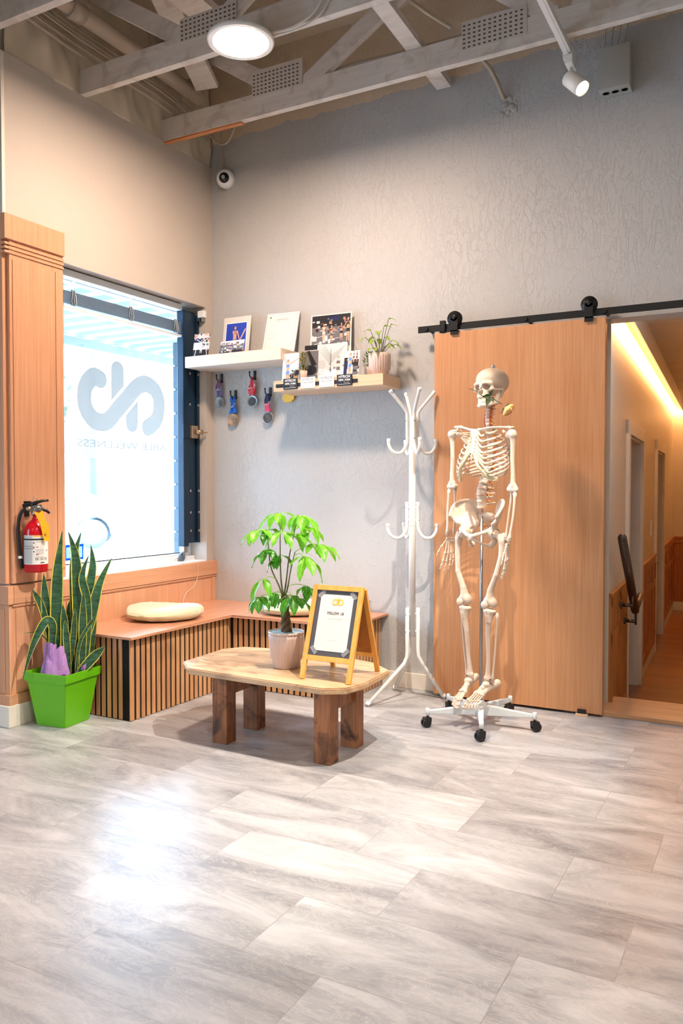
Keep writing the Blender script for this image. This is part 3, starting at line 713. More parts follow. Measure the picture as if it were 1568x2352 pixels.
# track with its spotlight
tr = thing('lighting_track', 'white lighting track hanging across the trusses at the top right', 'lighting track', (2.39, -0.30, 3.245))
bm = new(); box(bm, -0.018, 0.018, -4.5, 0.0, -0.012, 0.019, 0, 0.001); box(bm, -0.006, 0.006, -4.5, 0.0, -0.014, -0.012, 0); obj('track_rail', bm, 'paint_white', tr)
bm = new(); box(bm, -0.024, 0.024, -0.06, 0.015, -0.03, 0.022, 0, 0.002); obj('end_cap', bm, 'paint_white', tr)
sp = thing('spotlight', 'white cylindrical spotlight head lit and tilted right on the track end', 'spotlight', (2.40, -0.34, 3.205))
bm = new(); box(bm, -0.018, 0.018, -0.05, 0.05, -0.03, 0.012, 0, 0.003); cyl(bm, (0, 0, -0.03), (0.0, 0, -0.09), 0.007); obj('adapter', bm, 'paint_white', sp)
d = Vector((0.55, -0.25, -0.62)).normalized(); c0 = Vector((-0.01, 0.0, -0.075))
bm = new(); lathe(bm, [(0.0, 0), (0.034, 0.0), (0.038, 0.004), (0.038, 0.115), (0.035, 0.115), (0.033, 0.108)], c0, 32, 0, ax(d)); obj('lamp_head', bm, 'paint_white', sp)
bm = new(); lathe(bm, [(0.0, 0.108), (0.0335, 0.108)], c0, 32, 0, ax(d)); obj('lens', bm, 'spot_glow', sp, fix=False)
spot('spotlight_beam', Vector((2.40, -0.34, 3.205)) + c0 + d * 0.118, Vector((2.40, -0.34, 3.205)) + c0 + d * 1.0, 14, (1.0, 0.86, 0.70), 60, 0.6, 0.02)
# junction box
jb = thing('junction_box', 'pale grey square electrical box high on the back wall at right', 'junction box', (2.555, -0.001, 3.235))
bx('box_body', (-0.075, 0.075, -0.10, 0.0, -0.085, 0.115), 'grey_steel', jb, 0.002, rot=None)
M['box_grey'] = plain('box_grey', 'a9a9a4', 0.5)
jb.children[0].data.materials[0] = M['box_grey']
bx('box_cover', (-0.077, 0.077, -0.104, -0.1, -0.086, 0.117), 'box_grey', jb, 0.001)
for x in (-0.045, 0.0, 0.045):
    bm = new(); lathe(bm, [(0.0, 0), (0.016, 0), (0.018, 0.002), (0.02, 0)], (x, -0.05, -0.0852), 20, 0, ax((0, 0, -1))); obj('knockout', bm, 'grey_steel', jb)
for i in range(4):
    cable('thin cable leaving the top of the grey junction box upward', [(2.50 + 0.03 * i, -0.05, 3.35), (2.51 + 0.035 * i, -0.07, 3.45), (2.56 + 0.03 * i, -0.10, 3.56), (2.60 + 0.03 * i, -0.12, 3.8)], 0.004, group='cables above the junction box')
# dome camera in the corner
cc = thing('dome_camera', 'small white dome security camera in the upper corner of the room', 'security camera', (0.128, -0.001, 3.165))
A = ax((0.35, -0.9, -0.15))
bm = new(); lathe(bm, [(0.050, -0.010), (0.058, 0.0), (0.060, 0.02), (0.055, 0.045), (0.045, 0.058), (0.036, 0.062)], (0, -0.008, 0), 36, 0, A); cyl(bm, (0, 0, 0), (0, -0.02, 0), 0.045); obj('housing', bm, 'white_plastic', cc)
bm = new(); ball(bm, (0.0, 0.0, 0.0), 0.036, 28); obj('dome', bm, M.setdefault('dome_black', plain('dome_black', '0c0d10', 0.08)), cc, loc=Vector((0, -0.008, 0)) + A @ Vector((0, 0, 0.048)))
bm = new(); cyl(bm, A @ Vector((0.0, 0, 0.075)) + Vector((0, -0.008, 0)), A @ Vector((0.0, 0, 0.086)) + Vector((0, -0.008, 0)), 0.012, 20); obj('camera_lens', bm, 'grey_steel', cc)

# ================================================================== SECURITY GATE, BLIND
gt = thing('folding_gate', 'dark blue folded steel security gate standing at the right side of the window', 'security gate', (-0.08, -0.15, 0.79))
bx('gate_channel', (-0.03, 0.022, -0.075, -0.028, 0.0, 1.52), 'gate_metal', gt, 0.004)
bx('gate_channel', (-0.035, 0.015, -0.024, 0.052, -0.03 + 0.05, 1.52), 'gate_metal', gt, 0.004)
bx('gate_channel', (-0.02, 0.03, 0.056, 0.078, 0.02, 1.50), 'gate_metal', gt, 0.004)
for z in (0.10, 0.36, 0.92, 1.12, 0.30 - 0.08):
    for y in (0.0, 0.064):
        bm = new(); ball(bm, (0.016 if y < 0.05 else 0.031, y, z), 0.010, 10, 0, (0.3, 1, 1)); obj('rivet', bm, 'chrome', gt)
lk = bx('lock_plate', (0.023, 0.029, -0.085, -0.020, 0.70, 0.78), 'gate_metal', gt, 0.001)
bm = new(); box(bm, 0.024, 0.050, -0.022, 0.040, 0.700, 0.782, 0, 0.006); cyl(bm, (0.05, 0.015, 0.742), (0.085, 0.045, 0.740), 0.018, 20, 0, 0.014); cyl(bm, (0.08, 0.04, 0.740), (0.10, 0.068, 0.740), 0.004); obj('lock_body', bm, 'brass', gt)
bm = new(); box(bm, -0.01, 0.015, -0.07, -0.03, -0.04, 0.005, 0, 0.002); bar(bm, (0.0, -0.05, -0.02), (0.016, -0.075, -0.07), 0.006, 0.03); bar(bm, (0.0, -0.045, -0.02), (-0.014, -0.07, -0.07), 0.006, 0.03); cf = obj('caster_fork', bm, 'chrome', gt)
bm = new(); cyl(bm, (-0.008, -0.075, -0.066), (0.010, -0.075, -0.066), 0.027, 28, 0, None, 0.003); obj('caster_wheel', bm, M.setdefault('rubber_grey', plain('rubber_grey', '5c6a78', 0.5)), gt)
t = thing('gate_bracket', 'small white and steel bracket at the top right corner of the window opening', 'bracket', (-0.012, -0.071, 2.285))
bx('bracket_body', (-0.03, 0.02, -0.03, 0.0, -0.01, 0.035), 'white_plastic', t, 0.003); bx('bracket_clip', (-0.03, 0.01, -0.035, 0.0, -0.035, -0.012), 'chrome', t, 0.002)

bl = thing('venetian_blind', 'raised venetian blind gathered at the top of the shop window', 'blind', (-0.085, -0.70, 2.30))
bx('head_rail', (-0.028, 0.028, -0.565, 0.465, 0.0, 0.038), 'pale_plastic', bl, 0.003)
for i in range(13):
    z = -0.078 - 0.0055 * i
    bm = new(); box(bm, -0.024, 0.024, -0.56, 0.46, z, z + 0.0018); obj('slat', bm, M.setdefault('blind_slat', plain('blind_slat', '8296a8', 0.35)), bl)
bx('bottom_rail', (-0.026, 0.026, -0.562, 0.462, -0.170, -0.156), 'pale_plastic', bl, 0.002)
for y in (-0.44, 0.0, 0.40):
    bm = new(); box(bm, 0.026, 0.029, y - 0.012, y + 0.012, -0.15, -0.068); obj('ladder_clip', bm, M.setdefault('clip_dark', plain('clip_dark', '39485a', 0.5)), bl)
    bm = new()
    for dy in (-0.006, 0.006, 0.0): tube(bm, [(0.030, y + dy, 0.0), (0.032, y + dy * 1.4, -0.07), (0.036, y + dy * 3, -0.13), (0.031, y + dy, -0.155)], 0.0014, 6)
    obj('ladder_cord', bm, 'pale_plastic', bl)
bm = new(); tube(bm, [(0.035, -0.52, 0.01), (0.036, -0.52, -0.4), (0.036, -0.515, -0.95)], 0.0045, 8); obj('tilt_wand', bm, 'clear_plastic', bl)
cable('thin pull cord hanging from the window sill down behind the left cushion', [(0.036, -0.22, 0.70), (0.038, -0.21, 0.62), (0.036, -0.24, 0.55), (0.035, -0.33, 0.50), (0.037, -0.36, 0.435)], 0.0015, 'white_cable', 'cord', 'cord')

# ================================================================== STREET OUTSIDE
bm = new(); box(bm, -60, -0.2, -30, 60, -0.35, -0.2); struct('ground', bm, 'concrete')
t = thing('shop_canopy', 'corrugated white metal canopy over the pavement outside the window', 'canopy', (-0.25, 0, 2.5))
bm = new(); prof = []
y = -4.0
while y < 5.0: prof += [(y, 0.0), (y + 0.09, 0.0), (y + 0.11, 0.05), (y + 0.20, 0.05)]; y += 0.22
pf = prof + [(a, b + 0.004) for a, b in reversed(prof)]
g0 = [[bm.verts.new((x, a, b)) for a, b in prof] for x in (0.0, -1.9)]
for i in range(len(prof) - 1): bm.faces.new((g0[0][i], g0[0][i + 1], g0[1][i + 1], g0[1][i]))
cs = obj('canopy_sheet', bm, 'canopy', t, loc=(0, 0, 0.0)); s = cs.modifiers.new('t', 'SOLIDIFY'); s.thickness = 0.004
bx('canopy_beam', (-1.95, -1.87, -4, 5, -0.09, -0.01), 'canopy', t, 0.004)
for y in (-2.0, 3.2):
    bx('canopy_post', (-1.95, -1.87, y - 0.04, y + 0.04, -2.7, -0.08), 'canopy', t)
t = thing('brick_pier', 'pale brick pier outside at the right edge of the window', 'pier', (-0.7, 1.33, -0.2))
bx('pier_core', (-0.49, 0.49, -0.29, 0.29, 0, 2.58), 'brick_out', t)
for i in range(13):
    bm = new(); box(bm, -0.505, 0.495, -0.30, 0.30, 0.2 * i + 0.006, 0.2 * i + 0.194, 0, 0.006); obj('brick_course', bm, 'brick_out', t)
def car(loc, rz, label):
    c = thing('car', label, 'car', loc, rz, 'cars parked across the street')
    # side profile along x, extruded in y
    pr = [(-2.2, 0.35), (-2.25, 0.75), (-2.0, 0.98), (-1.2, 1.05), (-0.6, 1.45), (0.7, 1.48), (1.55, 1.08), (2.1, 1.0), (2.2, 0.7), (2.15, 0.32)]
    for cx in (1.40, -1.40): pr += [(cx + 0.40 * math.cos(a), 0.33 + 0.40 * math.sin(a)) for a in [R(d) for d in range(0, 181, 20)]]
    bm = new(); prism(bm, pr, (0, -0.86, 0), (1, 0, 0), (0, 0, 1), (0, 1.72, 0)); b = obj('car_body', bm, 'car_paint', c)
    bm = new(); prism(bm, [(-1.1, 1.06), (-0.58, 1.40), (-0.05, 1.42), (-0.05, 1.06)], (0, -0.875, 0), (1, 0, 0), (0, 0, 1), (0, 0.012, 0)); prism(bm, [(0.05, 1.06), (0.05, 1.42), (0.66, 1.42), (1.35, 1.10)], (0, -0.875, 0), (1, 0, 0), (0, 0, 1), (0, 0.012, 0)); obj('side_window', bm, 'light', c)
    for cx in (1.40, -1.40):
        for sy in (-1, 1):
            bm = new(); lathe(bm, [(0.20, -0.10), (0.30, -0.10), (0.33, -0.06), (0.33, 0.08), (0.20, 0.08)], (cx, sy * 0.78, 0.33), 32, 0, ax((0, sy, 0))); w = obj('wheel', bm, 'tyre', c)
            bm = new(); lathe(bm, [(0.0, 0.09), (0.06, 0.09), (0.20, 0.06), (0.215, 0.085), (0.0, 0.02)], (cx, sy * 0.78, 0.33), 32, 0, ax((0, sy, 0)))
            for i in range(8):
                a = 2 * PI * i / 8; ball(bm, (cx + 0.14 * math.cos(a), sy * 0.78 + sy * 0.072, 0.33 + 0.14 * math.sin(a)), 0.028, 8, 1, (1, 0.4, 1))
            obj('hub_cap', bm, ['white', 'mid'], w)
    return c
car((-12.1, 8.95, -0.2), R(40), 'white car whose front wheel shows through the lower left of the window')
t = thing('street_building', 'low white building with small windows across the street', 'building', (-26, 24, -0.2), R(45))
bx('building_wall', (-22, 22, 0, 6, 0, 4.4), 'white', t)
for x in (-6.5, -4.6, -2.6, 1.0, 3.0): bx('building_window', (x, x + 1.1, -0.05, 0.02, 1.3, 2.4), M.setdefault('far_pane', plain('far_pane', '565d64', 0.5)), t)
t = thing('street_post', 'tall thin pole standing across the street seen through the window', 'pole', (-13.5, 12.2, -0.2))
bm = new(); cyl(bm, (0, 0, 0), (0, 0, 5.5), 0.10, 16); obj('pole_shaft', bm, M.setdefault('post_blue', plain('post_blue', '4a5c68', 0.6)), t)
bx('pole_sign', (-0.25, 0.25, -0.14, -0.10, 2.2, 3.0), 'post_blue', t)
t = thing('street_tree', 'pale leafy tree across the street behind the window logo', 'tree', (-19, 14, -0.2))
bm = new(); tube(bm, [(0, 0, 0), (0.1, 0, 2), (0, 0.1, 3.4)], [0.2, 0.15, 0.1], 12); obj('tree_trunk', bm, 'trunk', t)
bm = new(); rnd = random.Random(8)
for i in range(420):
    d = Vector((rnd.gauss(0, 1), rnd.gauss(0, 1), rnd.gauss(0, 0.8))).normalized() * rnd.uniform(0.6, 1.9); p = Vector((0, 0, 4.3)) + d
    e = Euler((rnd.uniform(0, 6), rnd.uniform(0, 6), 0)).to_matrix(); bm.faces.new([bm.verts.new(p + e @ Vector(q)) for q in ((-.16, 0, 0), (0, -.1, 0), (.16, 0, 0.03), (0, .1, 0))])
obj('tree_crown', bm, M.setdefault('tree_leaf', plain('tree_leaf', '4c5838', 0.8)), t, fix=False)

# ================================================================== CORNER BENCH
bn = thing('corner_bench', 'L-shaped oak slatted corner bench under the window', 'bench', (0.03, -0.004, 0))
ox, oy = -0.03, 0.004
top = [(0.024, -1.325), (0.512, -1.325), (0.512, -0.500), (1.285, -0.500), (1.285, -0.002), (0.024, -0.002)]
bm = new(); prism(bm, [(a + ox, b + oy) for a, b in top], (0, 0, 0.416), (1, 0, 0), (0, 1, 0), (0, 0, 0.014))
bmesh.ops.bevel(bm, geom=[e for e in bm.edges], offset=0.0015, segments=1, affect='EDGES'); obj('bench_top', bm, 'bench_top', bn)
core = [(0.024, -1.285), (0.470, -1.285), (0.470, -0.458), (1.235, -0.458), (1.235, -0.004), (0.024, -0.004)]
bm = new(); prism(bm, [(a + ox, b + oy) for a, b in core], (0, 0, 0.0), (1, 0, 0), (0, 1, 0), (0, 0, 0.414)); obj('bench_core', bm, 'black_felt', bn)
nsl = 0
def slat(x0, x1, y0, y1):
    bm = new(); box(bm, x0 + ox, x1 + ox, y0 + oy, y1 + oy, 0.003, 0.413, 0, 0.0012); obj('slat', bm, 'slat_wood', bn)
P = 0.0385; w = 0.0250
x = 0.452
while x > 0.05: slat(x - w + 0.004, x + 0.004 - 0.000, -1.291, -1.286) if x < 0.45 else None; x -= P
y = -1.297; slat(0.471, 0.477, -1.297, -1.297 + w + 0.004); y += P + 0.006
while y < -0.50: slat(0.471, 0.477, y, y + w); y += P
slat(0.471, 0.477, -0.484, -0.459)
x = 0.50
while x < 1.20: slat(x, x + w, -0.464, -0.459); x += P
slat(1.218, 1.241, -0.464, -0.459); y = -0.425
while y < -0.03: slat(1.236, 1.241, y, y + w); y += P

# ---- cushions
def cushion(name, label, loc, rx, ry, h, rz, group=None):
    bm = new(); N = 72; K = 14; rnd = random.Random(sum(map(ord, label)))
    ph = [rnd.uniform(0, 6.3) for _ in range(6)]
    rings = []
    for j in range(K * 2 + 1):
        t = -PI / 2 + PI * j / (2 * K); r = max(0.0, math.cos(t)) ** 0.42; z = math.copysign(abs(math.sin(t)) ** 0.95, math.sin(t)) * h / 2
        rg = []
        for i in range(N):
            a = 2 * PI * i / N
            wr = 1 + (0.018 * math.sin(9 * a + ph[0]) + 0.012 * math.sin(17 * a + ph[1])) * r
            pl = 0.007 * math.sin(11 * a + ph[2] + 2 * math.sin(3 * a)) * (r ** 3) * (1 - abs(math.sin(t)) * 0.3) + 0.004 * math.sin(23 * a + ph[3]) * r * abs(math.sin(2 * t))
            dip = -0.012 * math.exp(-((r - 0.25) ** 2) * 8) if z > 0 else 0
            sag = 0.010 * math.sin(2 * a + ph[4]) * r
            rg.append(bm.verts.new((rx * r * wr * math.cos(a), ry * r * wr * math.sin(a), max(0.0005, h / 2 + z * (1 + pl * 8) + dip + (sag if z > 0 else 0)))))
        rings.append(rg)
    for a, b in zip(rings, rings[1:]):
        for k in range(N):
            f = bm.faces.new((a[k], a[(k + 1) % N], b[(k + 1) % N], b[k])); f.smooth = True
    bmesh.ops.remove_doubles(bm, verts=bm.verts[:], dist=0.0004)
    c = obj(name, bm, 'cushion', loc=loc, rot=(0, 0, rz)); tag(c, label, 'cushion', group); return c
cushion('round_cushion', 'round pale green velvet cushion on the bench under the window', (0.265, -0.79, 0.4305), 0.215, 0.185, 0.085, R(50))
cushion('round_cushion', 'round pale green velvet cushion on the bench behind the braided plant', (0.80, -0.28, 0.4305), 0.20, 0.175, 0.085, R(10))

# ================================================================== COFFEE TABLE
tb = thing('coffee_table', 'low wooden coffee table with clipped corners and chunky dark stained legs', 'table', (1.30, -1.17, 0))
oc = [(0.815, -1.300), (0.925, -1.405), (1.655, -1.440), (1.745, -1.385), (1.775, -1.270), (1.762, -1.000), (1.630, -0.890), (1.500, -0.855), (0.98, -0.835), (0.865, -0.862), (0.795, -0.960)]
bm = new(); prism(bm, [(a - 1.30, b + 1.17) for a, b in oc], (0, 0, 0.312), (1, 0, 0), (0, 1, 0), (0, 0, 0.028))
bmesh.ops.bevel(bm, geom=[e for e in bm.edges], offset=0.005, segments=2, affect='EDGES'); obj('table_top', bm, 'table_top', tb)
for x, y in ((1.075, -1.325), (1.625, -1.345), (1.070, -1.075), (1.618, -1.095)):
    bm = new(); box(bm, x - 1.3 - 0.040, x - 1.3 + 0.040, y + 1.17 - 0.036, y + 1.17 + 0.036, 0.0, 0.311, 0, 0.002)
    for q in (0.018,): box(bm, x - 1.3 + q - 0.0008, x - 1.3 + q + 0.0008, y + 1.17 - 0.0366, y + 1.17 - 0.035, 0, 0.311)
    obj('leg', bm, 'table_leg', tb)
for x in (1.075, 1.625):
    bm = new(); bar(bm, (x - 1.3, -1.288 + 1.17, 0.262), (x - 1.3, -1.112 + 1.17 - 0.0, 0.262), 0.035, 0.095); obj('apron_rail', bm, 'table_leg', tb)

# ---- sign on the table
sg = thing('a_frame_sign', 'orange wood A-frame table sign with a taped FOLLOW US poster', 'sign', (1.61, -1.19, 0.3405))
FB = Vector((0, -0.140, 0.0)); FT = Vector((0, -0.012, 0.395)); BB = Vector((0.0, 0.140, 0.0)); BT = Vector((0, 0.006, 0.385))
wd = 0.125
up = (FT - FB).normalized(); nr = Vector((1, 0, 0)).cross(up)   # away from viewer
Nf = up.cross(Vector((1, 0, 0)));  Nf = -Nf if Nf.y > 0 else Nf      # front normal
def fp_(x, h, d=0.0): return Vector((x, 0, 0)) + FB + up * h + Nf * d
LEN = (FT - FB).length
for sx in (-1, 1):
    bm = new(); bar(bm, fp_(sx * (wd - 0.011), 0.0), fp_(sx * (wd - 0.011), LEN), 0.022, 0.014, Nf, 0, 0.0015); obj('front_stile', bm, 'orange_wood', sg)
    b0 = BB + Vector((sx * (wd - 0.011), 0, 0)); b1 = BT + Vector((sx * (wd - 0.011), 0, 0)); bm = new(); bar(bm, b0, b1, 0.022, 0.012, (0, 1, 0), 0, 0.0015); obj('back_stile', bm, 'orange_wood', sg)
for h in (0.094, LEN - 0.011):
    bm = new(); bar(bm, fp_(-wd + 0.022, h), fp_(wd - 0.022, h), 0.014, 0.022, up, 0, 0.001); obj('front_rail', bm, 'orange_wood', sg)
ub = (BT - BB).normalized(); Nb = Vector((1, 0, 0)).cross(ub)
for h in (0.085, (BT - BB).length - 0.011):
    bm = new(); bar(bm, BB + ub * h + Vector((-wd + 0.022, 0, 0)), BB + ub * h + Vector((wd - 0.022, 0, 0)), 0.012, 0.020, ub, 0, 0.001); obj('back_rail', bm, 'orange_wood', sg)
def quad(bm, x0, x1, h0, h1, d, mi=0, th=0.0008):
    a = [fp_(x0, h0, d), fp_(x1, h0, d), fp_(x1, h1, d), fp_(x0, h1, d)]; v = [bm.verts.new(p) for p in a]; w_ = [bm.verts.new(p - Nf * th) for p in a]
    for f in [v, w_[::-1]] + [[v[i], w_[i], w_[(i + 1) % 4], v[(i + 1) % 4]] for i in range(4)]: bm.faces.new(f).material_index = mi
bm = new(); quad(bm, -wd + 0.022, wd - 0.022, 0.105, LEN - 0.022, 0.001, 0, 0.003); obj('black_board', bm, 'card_grey', sg)
bm = new(); q0 = BB + ub * 0.095; q1 = BB + ub * ((BT - BB).length - 0.022)
prism(bm, [(-wd + 0.022, 0), (wd - 0.022, 0), (wd - 0.022, (q1 - q0).length), (-wd + 0.022, (q1 - q0).length)], q0, (1, 0, 0), ub, Nb * 0.003); obj('cork_back', bm, 'cork', sg)
bm = new(); quad(bm, -0.080, 0.082, 0.128, 0.375, 0.0022, 0, 0.0006); pp = obj('poster', bm, 'paper', sg)
for (x, h, r_) in ((-0.078, 0.376, 45), (0.080, 0.376, -45), (-0.078, 0.128, -45), (0.080, 0.128, 45)):
    bm = new(); e = Matrix.Rotation(R(r_), 3, 'Z'); pts = [e @ Vector(q + (0,)) for q in ((-0.020, -0.009), (0.020, -0.009), (0.020, 0.009), (-0.020, 0.009))]
    bm.faces.new([bm.verts.new(fp_(x + q.x, h + q.y, 0.0028)) for q in pts]); obj('sticky_tape', bm, M.setdefault('tape', plain('tape', '8a8a8e', 0.25)), sg, fix=False)
bm = new(); cx, ch = 0.008, 0.343
def arc(cx, cy, r_, a0, a1, n=14): return [(cx + r_ * math.cos(R(a0 + (a1 - a0) * i / n)), cy + r_ * math.sin(R(a0 + (a1 - a0) * i / n))) for i in range(n + 1)]
F = lambda x, h: fp_(x, h, 0.0032)
ribbon(bm, arc(cx - 0.014, ch, 0.0115, 330, 40), 0.0062, F); ribbon(bm, [(cx - 0.003, ch + 0.011), (cx - 0.001, ch - 0.012)], 0.0062, F)
ribbon(bm, [(cx + 0.004, ch + 0.018), (cx + 0.004, ch)], 0.0062, F); ribbon(bm, arc(cx + 0.014, ch, 0.0115, 140, -200), 0.0062, F)
obj('poster_logo', bm, 'logo_yellow', pp, fix=False)
bm = new(); text(bm, 'FOLLOW  US', 0.0165, fp_(0.004, 0.293, 0.0032), (1, 0, 0), up, 0, 0.082, 0.0003); text(bm, 'ON  INSTAGRAM', 0.0085, fp_(0.004, 0.270, 0.0032), (1, 0, 0), up, 1, 0.075)
obj('poster_lettering', bm, [M.setdefault('brown_ink', plain('brown_ink', '43302c', 0.6)), 'pale_ink'], pp, fix=False)
bm = new()
for i, (x0, x1) in enumerate(((-0.040, 0.02),)): quad(bm, x0 + 0.012, x1 + 0.006, 0.174, 0.1765, 0.0026, 0, 0.0004)
quad(bm, -0.058, -0.054, 0.137, 0.139, 0.0026, 0, 0.0004); quad(bm, 0.004, 0.008, 0.137, 0.139, 0.0026, 0, 0.0004)
obj('poster_fine_print', bm, 'pale_ink', pp)

# ---- leaf makers
def leaflet(bm, base, d, up_, L, W, droop=0.3, fold=0.25, mi=0, rib=None, n=8, shape='obovate'):
    """one leaf blade from base along d"""
    d = Vector(d).normalized(); up_ = Vector(up_); s = d.cross(up_)
    if s.length < 1e-3: s = d.orthogonal()
    s.normalize(); u = s.cross(d).normalized(); rows = []; p = Vector(base); dirv = d.copy()
    for i in range(n + 1):
        t = i / n
        if shape == 'obovate': wv = math.sin(PI * min(1, t ** 1.15)) ** 1.15
        elif shape == 'heart': wv = (math.sin(PI * t ** 0.55) ** 0.8)
        else: wv = math.sin(PI * t) ** 0.8
        wv = max(0.02, wv) * W / 2; uu = s.cross(dirv).normalized()
        rip = 0.06 * W * math.sin(t * 14)
        rows.append([bm.verts.new(p - s * wv + uu * (wv * fold * 1.0 + rip)), bm.verts.new(p - s * wv * 0.5 + uu * wv * fold * 0.35), bm.verts.new(p), bm.verts.new(p + s * wv * 0.5 + uu * wv * fold * 0.35), bm.verts.new(p + s * wv + uu * (wv * fold - rip))])
        dirv = (dirv + Vector((0, 0, -1)) * (droop / n)).normalized(); p = p + dirv * (L / n)
    for a, b in zip(rows, rows[1:]):
        for k in range(4):
            f = bm.faces.new((a[k], a[k + 1], b[k + 1], b[k])); f.smooth = True; f.material_index = mi
    if rib is not None: tube(bm, [r_[2].co + Vector((0, 0, 0.0006)) for r_ in rows], [0.0011 * (1 - 0.7 * i / n) for i in range(n + 1)], 5, rib)

# ================================================================== BRAIDED PLANT ON THE TABLE
pc = Vector((1.312, -1.165, 0.3405)); U = Vector((0.845, 0.535, 0)); Nn = Vector((-0.535, 0.845, 0))
pt = thing('braided_plant', 'green braided money tree in a ribbed pale pink pot on the coffee table', 'potted plant', pc)
bm = new(); lathe(bm, [(0.058, 0.0), (0.062, 0.002), (0.064, 0.030), (0.072, 0.045), (0.080, 0.135), (0.080, 0.158)], (0, 0, 0), 120, 0, None, 36, 0.035); lathe(bm, [(0.0805, 0.155), (0.084, 0.157), (0.084, 0.166), (0.077, 0.166), (0.074, 0.12)], (0, 0, 0), 60, 0)
obj('pot', bm, 'pink_pot', pt)
bm = new(); lathe(bm, [(0.0765, 0.163), (0.072, 0.12)], (0, 0, 0), 48, 0); obj('pot_lining', bm, 'pot_inside', pt, fix=False)
bm = new(); rnd = random.Random(2); lathe(bm, [(0.0, 0.131), (0.05, 0.129), (0.0745, 0.125)], (0, 0, 0), 40); obj('soil', bm, 'soil', pt, fix=False)
def loc_(u, z, v=0.0): return U * u + Nn * v + Vector((0, 0, z - pc.z))
bm = new()
for k in range(4):
    pts = []
    for i in range(22):
        t = i / 21; a = 2 * PI * (t * 1.5 + k / 4); r_ = 0.017 * (1 - 0.45 * t)
        pts.append(Vector((0.004 + r_ * math.cos(a), r_ * math.sin(a), 0.125 + 0.205 * t)) + U * (-0.014 * t))
    tube(bm, pts, [0.0125 - 0.005 * i / 21 for i in range(22)], 10)
obj('braided_trunk', bm, 'trunk', pt)
rnd = random.Random(11)
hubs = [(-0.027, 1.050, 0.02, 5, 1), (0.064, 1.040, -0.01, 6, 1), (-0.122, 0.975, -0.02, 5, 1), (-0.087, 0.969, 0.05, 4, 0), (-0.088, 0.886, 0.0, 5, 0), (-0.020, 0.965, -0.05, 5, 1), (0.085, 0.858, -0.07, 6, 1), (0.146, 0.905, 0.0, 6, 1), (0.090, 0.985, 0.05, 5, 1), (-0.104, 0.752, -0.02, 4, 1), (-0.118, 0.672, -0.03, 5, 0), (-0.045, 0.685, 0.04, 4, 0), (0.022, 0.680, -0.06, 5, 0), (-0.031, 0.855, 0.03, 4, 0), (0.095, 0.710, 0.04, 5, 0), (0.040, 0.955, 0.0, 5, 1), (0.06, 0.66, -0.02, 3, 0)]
stems = [[(-0.014, 0.660, 0), (-0.035, 0.72, 0), (-0.070, 0.80, 0.01), (-0.082, 0.90, 0.01), (-0.086, 0.955, 0.0)], [(-0.012, 0.66, 0), (0.0, 0.74, 0.0), (0.012, 0.84, 0.01), (0.028, 0.92, 0.0), (0.045, 1.00, 0.0)], [(-0.012, 0.66, 0), (-0.024, 0.74, 0.01), (-0.028, 0.86, 0.02), (-0.027, 1.0, 0.02)], [(-0.01, 0.66, 0), (0.004, 0.70, -0.02), (0.022, 0.80, -0.03), (0.04, 0.875, -0.035)]]
allp = []
for s_ in stems:
    bm = new(); P_ = smooth_path([loc_(*q) for q in s_], 6); tube(bm, P_, [0.0042 - 0.0022 * i / (len(P_) - 1) for i in range(len(P_))], 8); obj('stem', bm, 'stem', pt); allp += P_
for i, (u, z, v, n, br) in enumerate(hubs):
    h = loc_(u, z, v); q = min([p for p in allp if p.z < h.z + 0.005] or allp, key=lambda p: (p - h).length)
    bm = new(); tube(bm, smooth_path([q, (q + h) / 2 + Vector((0, 0, 0.012)), h], 5), 0.0017, 6, 1)
    out = Vector((h.x, h.y, 0)); out = out.normalized() if out.length > 0.02 else Vector((rnd.uniform(-1, 1), -1, 0)).normalized()
    a0 = math.atan2(out.y, out.x); L0 = 0.140 if br else 0.110
    for k in range(n):
        a = a0 + (k - (n - 1) / 2) * R(310 / n) + rnd.uniform(-0.15, 0.15); fr_ = math.cos(a - a0)
        d = Vector((math.cos(a), math.sin(a), 0.10 + 0.25 * rnd.random() - 0.25 * (0 if fr_ < 0 else 1)))
        if z < 0.9: d.z -= 0.35
        leaflet(bm, h + d.normalized() * 0.004, d, (0, 0, 1), L0 * rnd.uniform(0.75, 1.1) * (0.85 + 0.15 * fr_), 0.042 * rnd.uniform(0.85, 1.15), droop=rnd.uniform(1.0, 2.4), fold=0.3, mi=0, rib=1)
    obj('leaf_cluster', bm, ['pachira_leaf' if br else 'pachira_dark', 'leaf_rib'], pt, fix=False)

# ================================================================== SNAKE PLANT
gc = Vector((0.178, -1.452, 0)); U2 = Vector((0.675, 0.738, 0)); N2 = Vector((-0.738, 0.675, 0))
gp = thing('snake_plant', 'tall yellow edged snake plant in a square lime green pot', 'potted plant', gc)
rz = Matrix.Rotation(R(6), 3, 'Z')
def sqring(bm, h, z, mi=0): return [bm.verts.new(rz @ Vector((sx * h, sy * h, z))) for sx, sy in ((-1, -1), (1, -1), (1, 1), (-1, 1))]
bm = new(); rs = [sqring(bm, h, z) for h, z in ((0.088, 0.0), (0.118, 0.222), (0.128, 0.224), (0.132, 0.268), (0.124, 0.268), (0.119, 0.215))]
for a, b in zip(rs, rs[1:]):
    for k in range(4): bm.faces.new((a[k], a[(k + 1) % 4], b[(k + 1) % 4], b[k]))
bm.faces.new(rs[0][::-1]); bmesh.ops.bevel(bm, geom=[e for e in bm.edges], offset=0.0022, segments=2, affect='EDGES'); obj('pot', bm, 'green_pot', gp)
bm = new(); bm.faces.new(sqring(bm, 0.1205, 0.238)); obj('soil', bm, 'soil', gp, fix=False)
def gl(u, z, v=0.0): return U2 * u + N2 * v + Vector((0, 0, z))
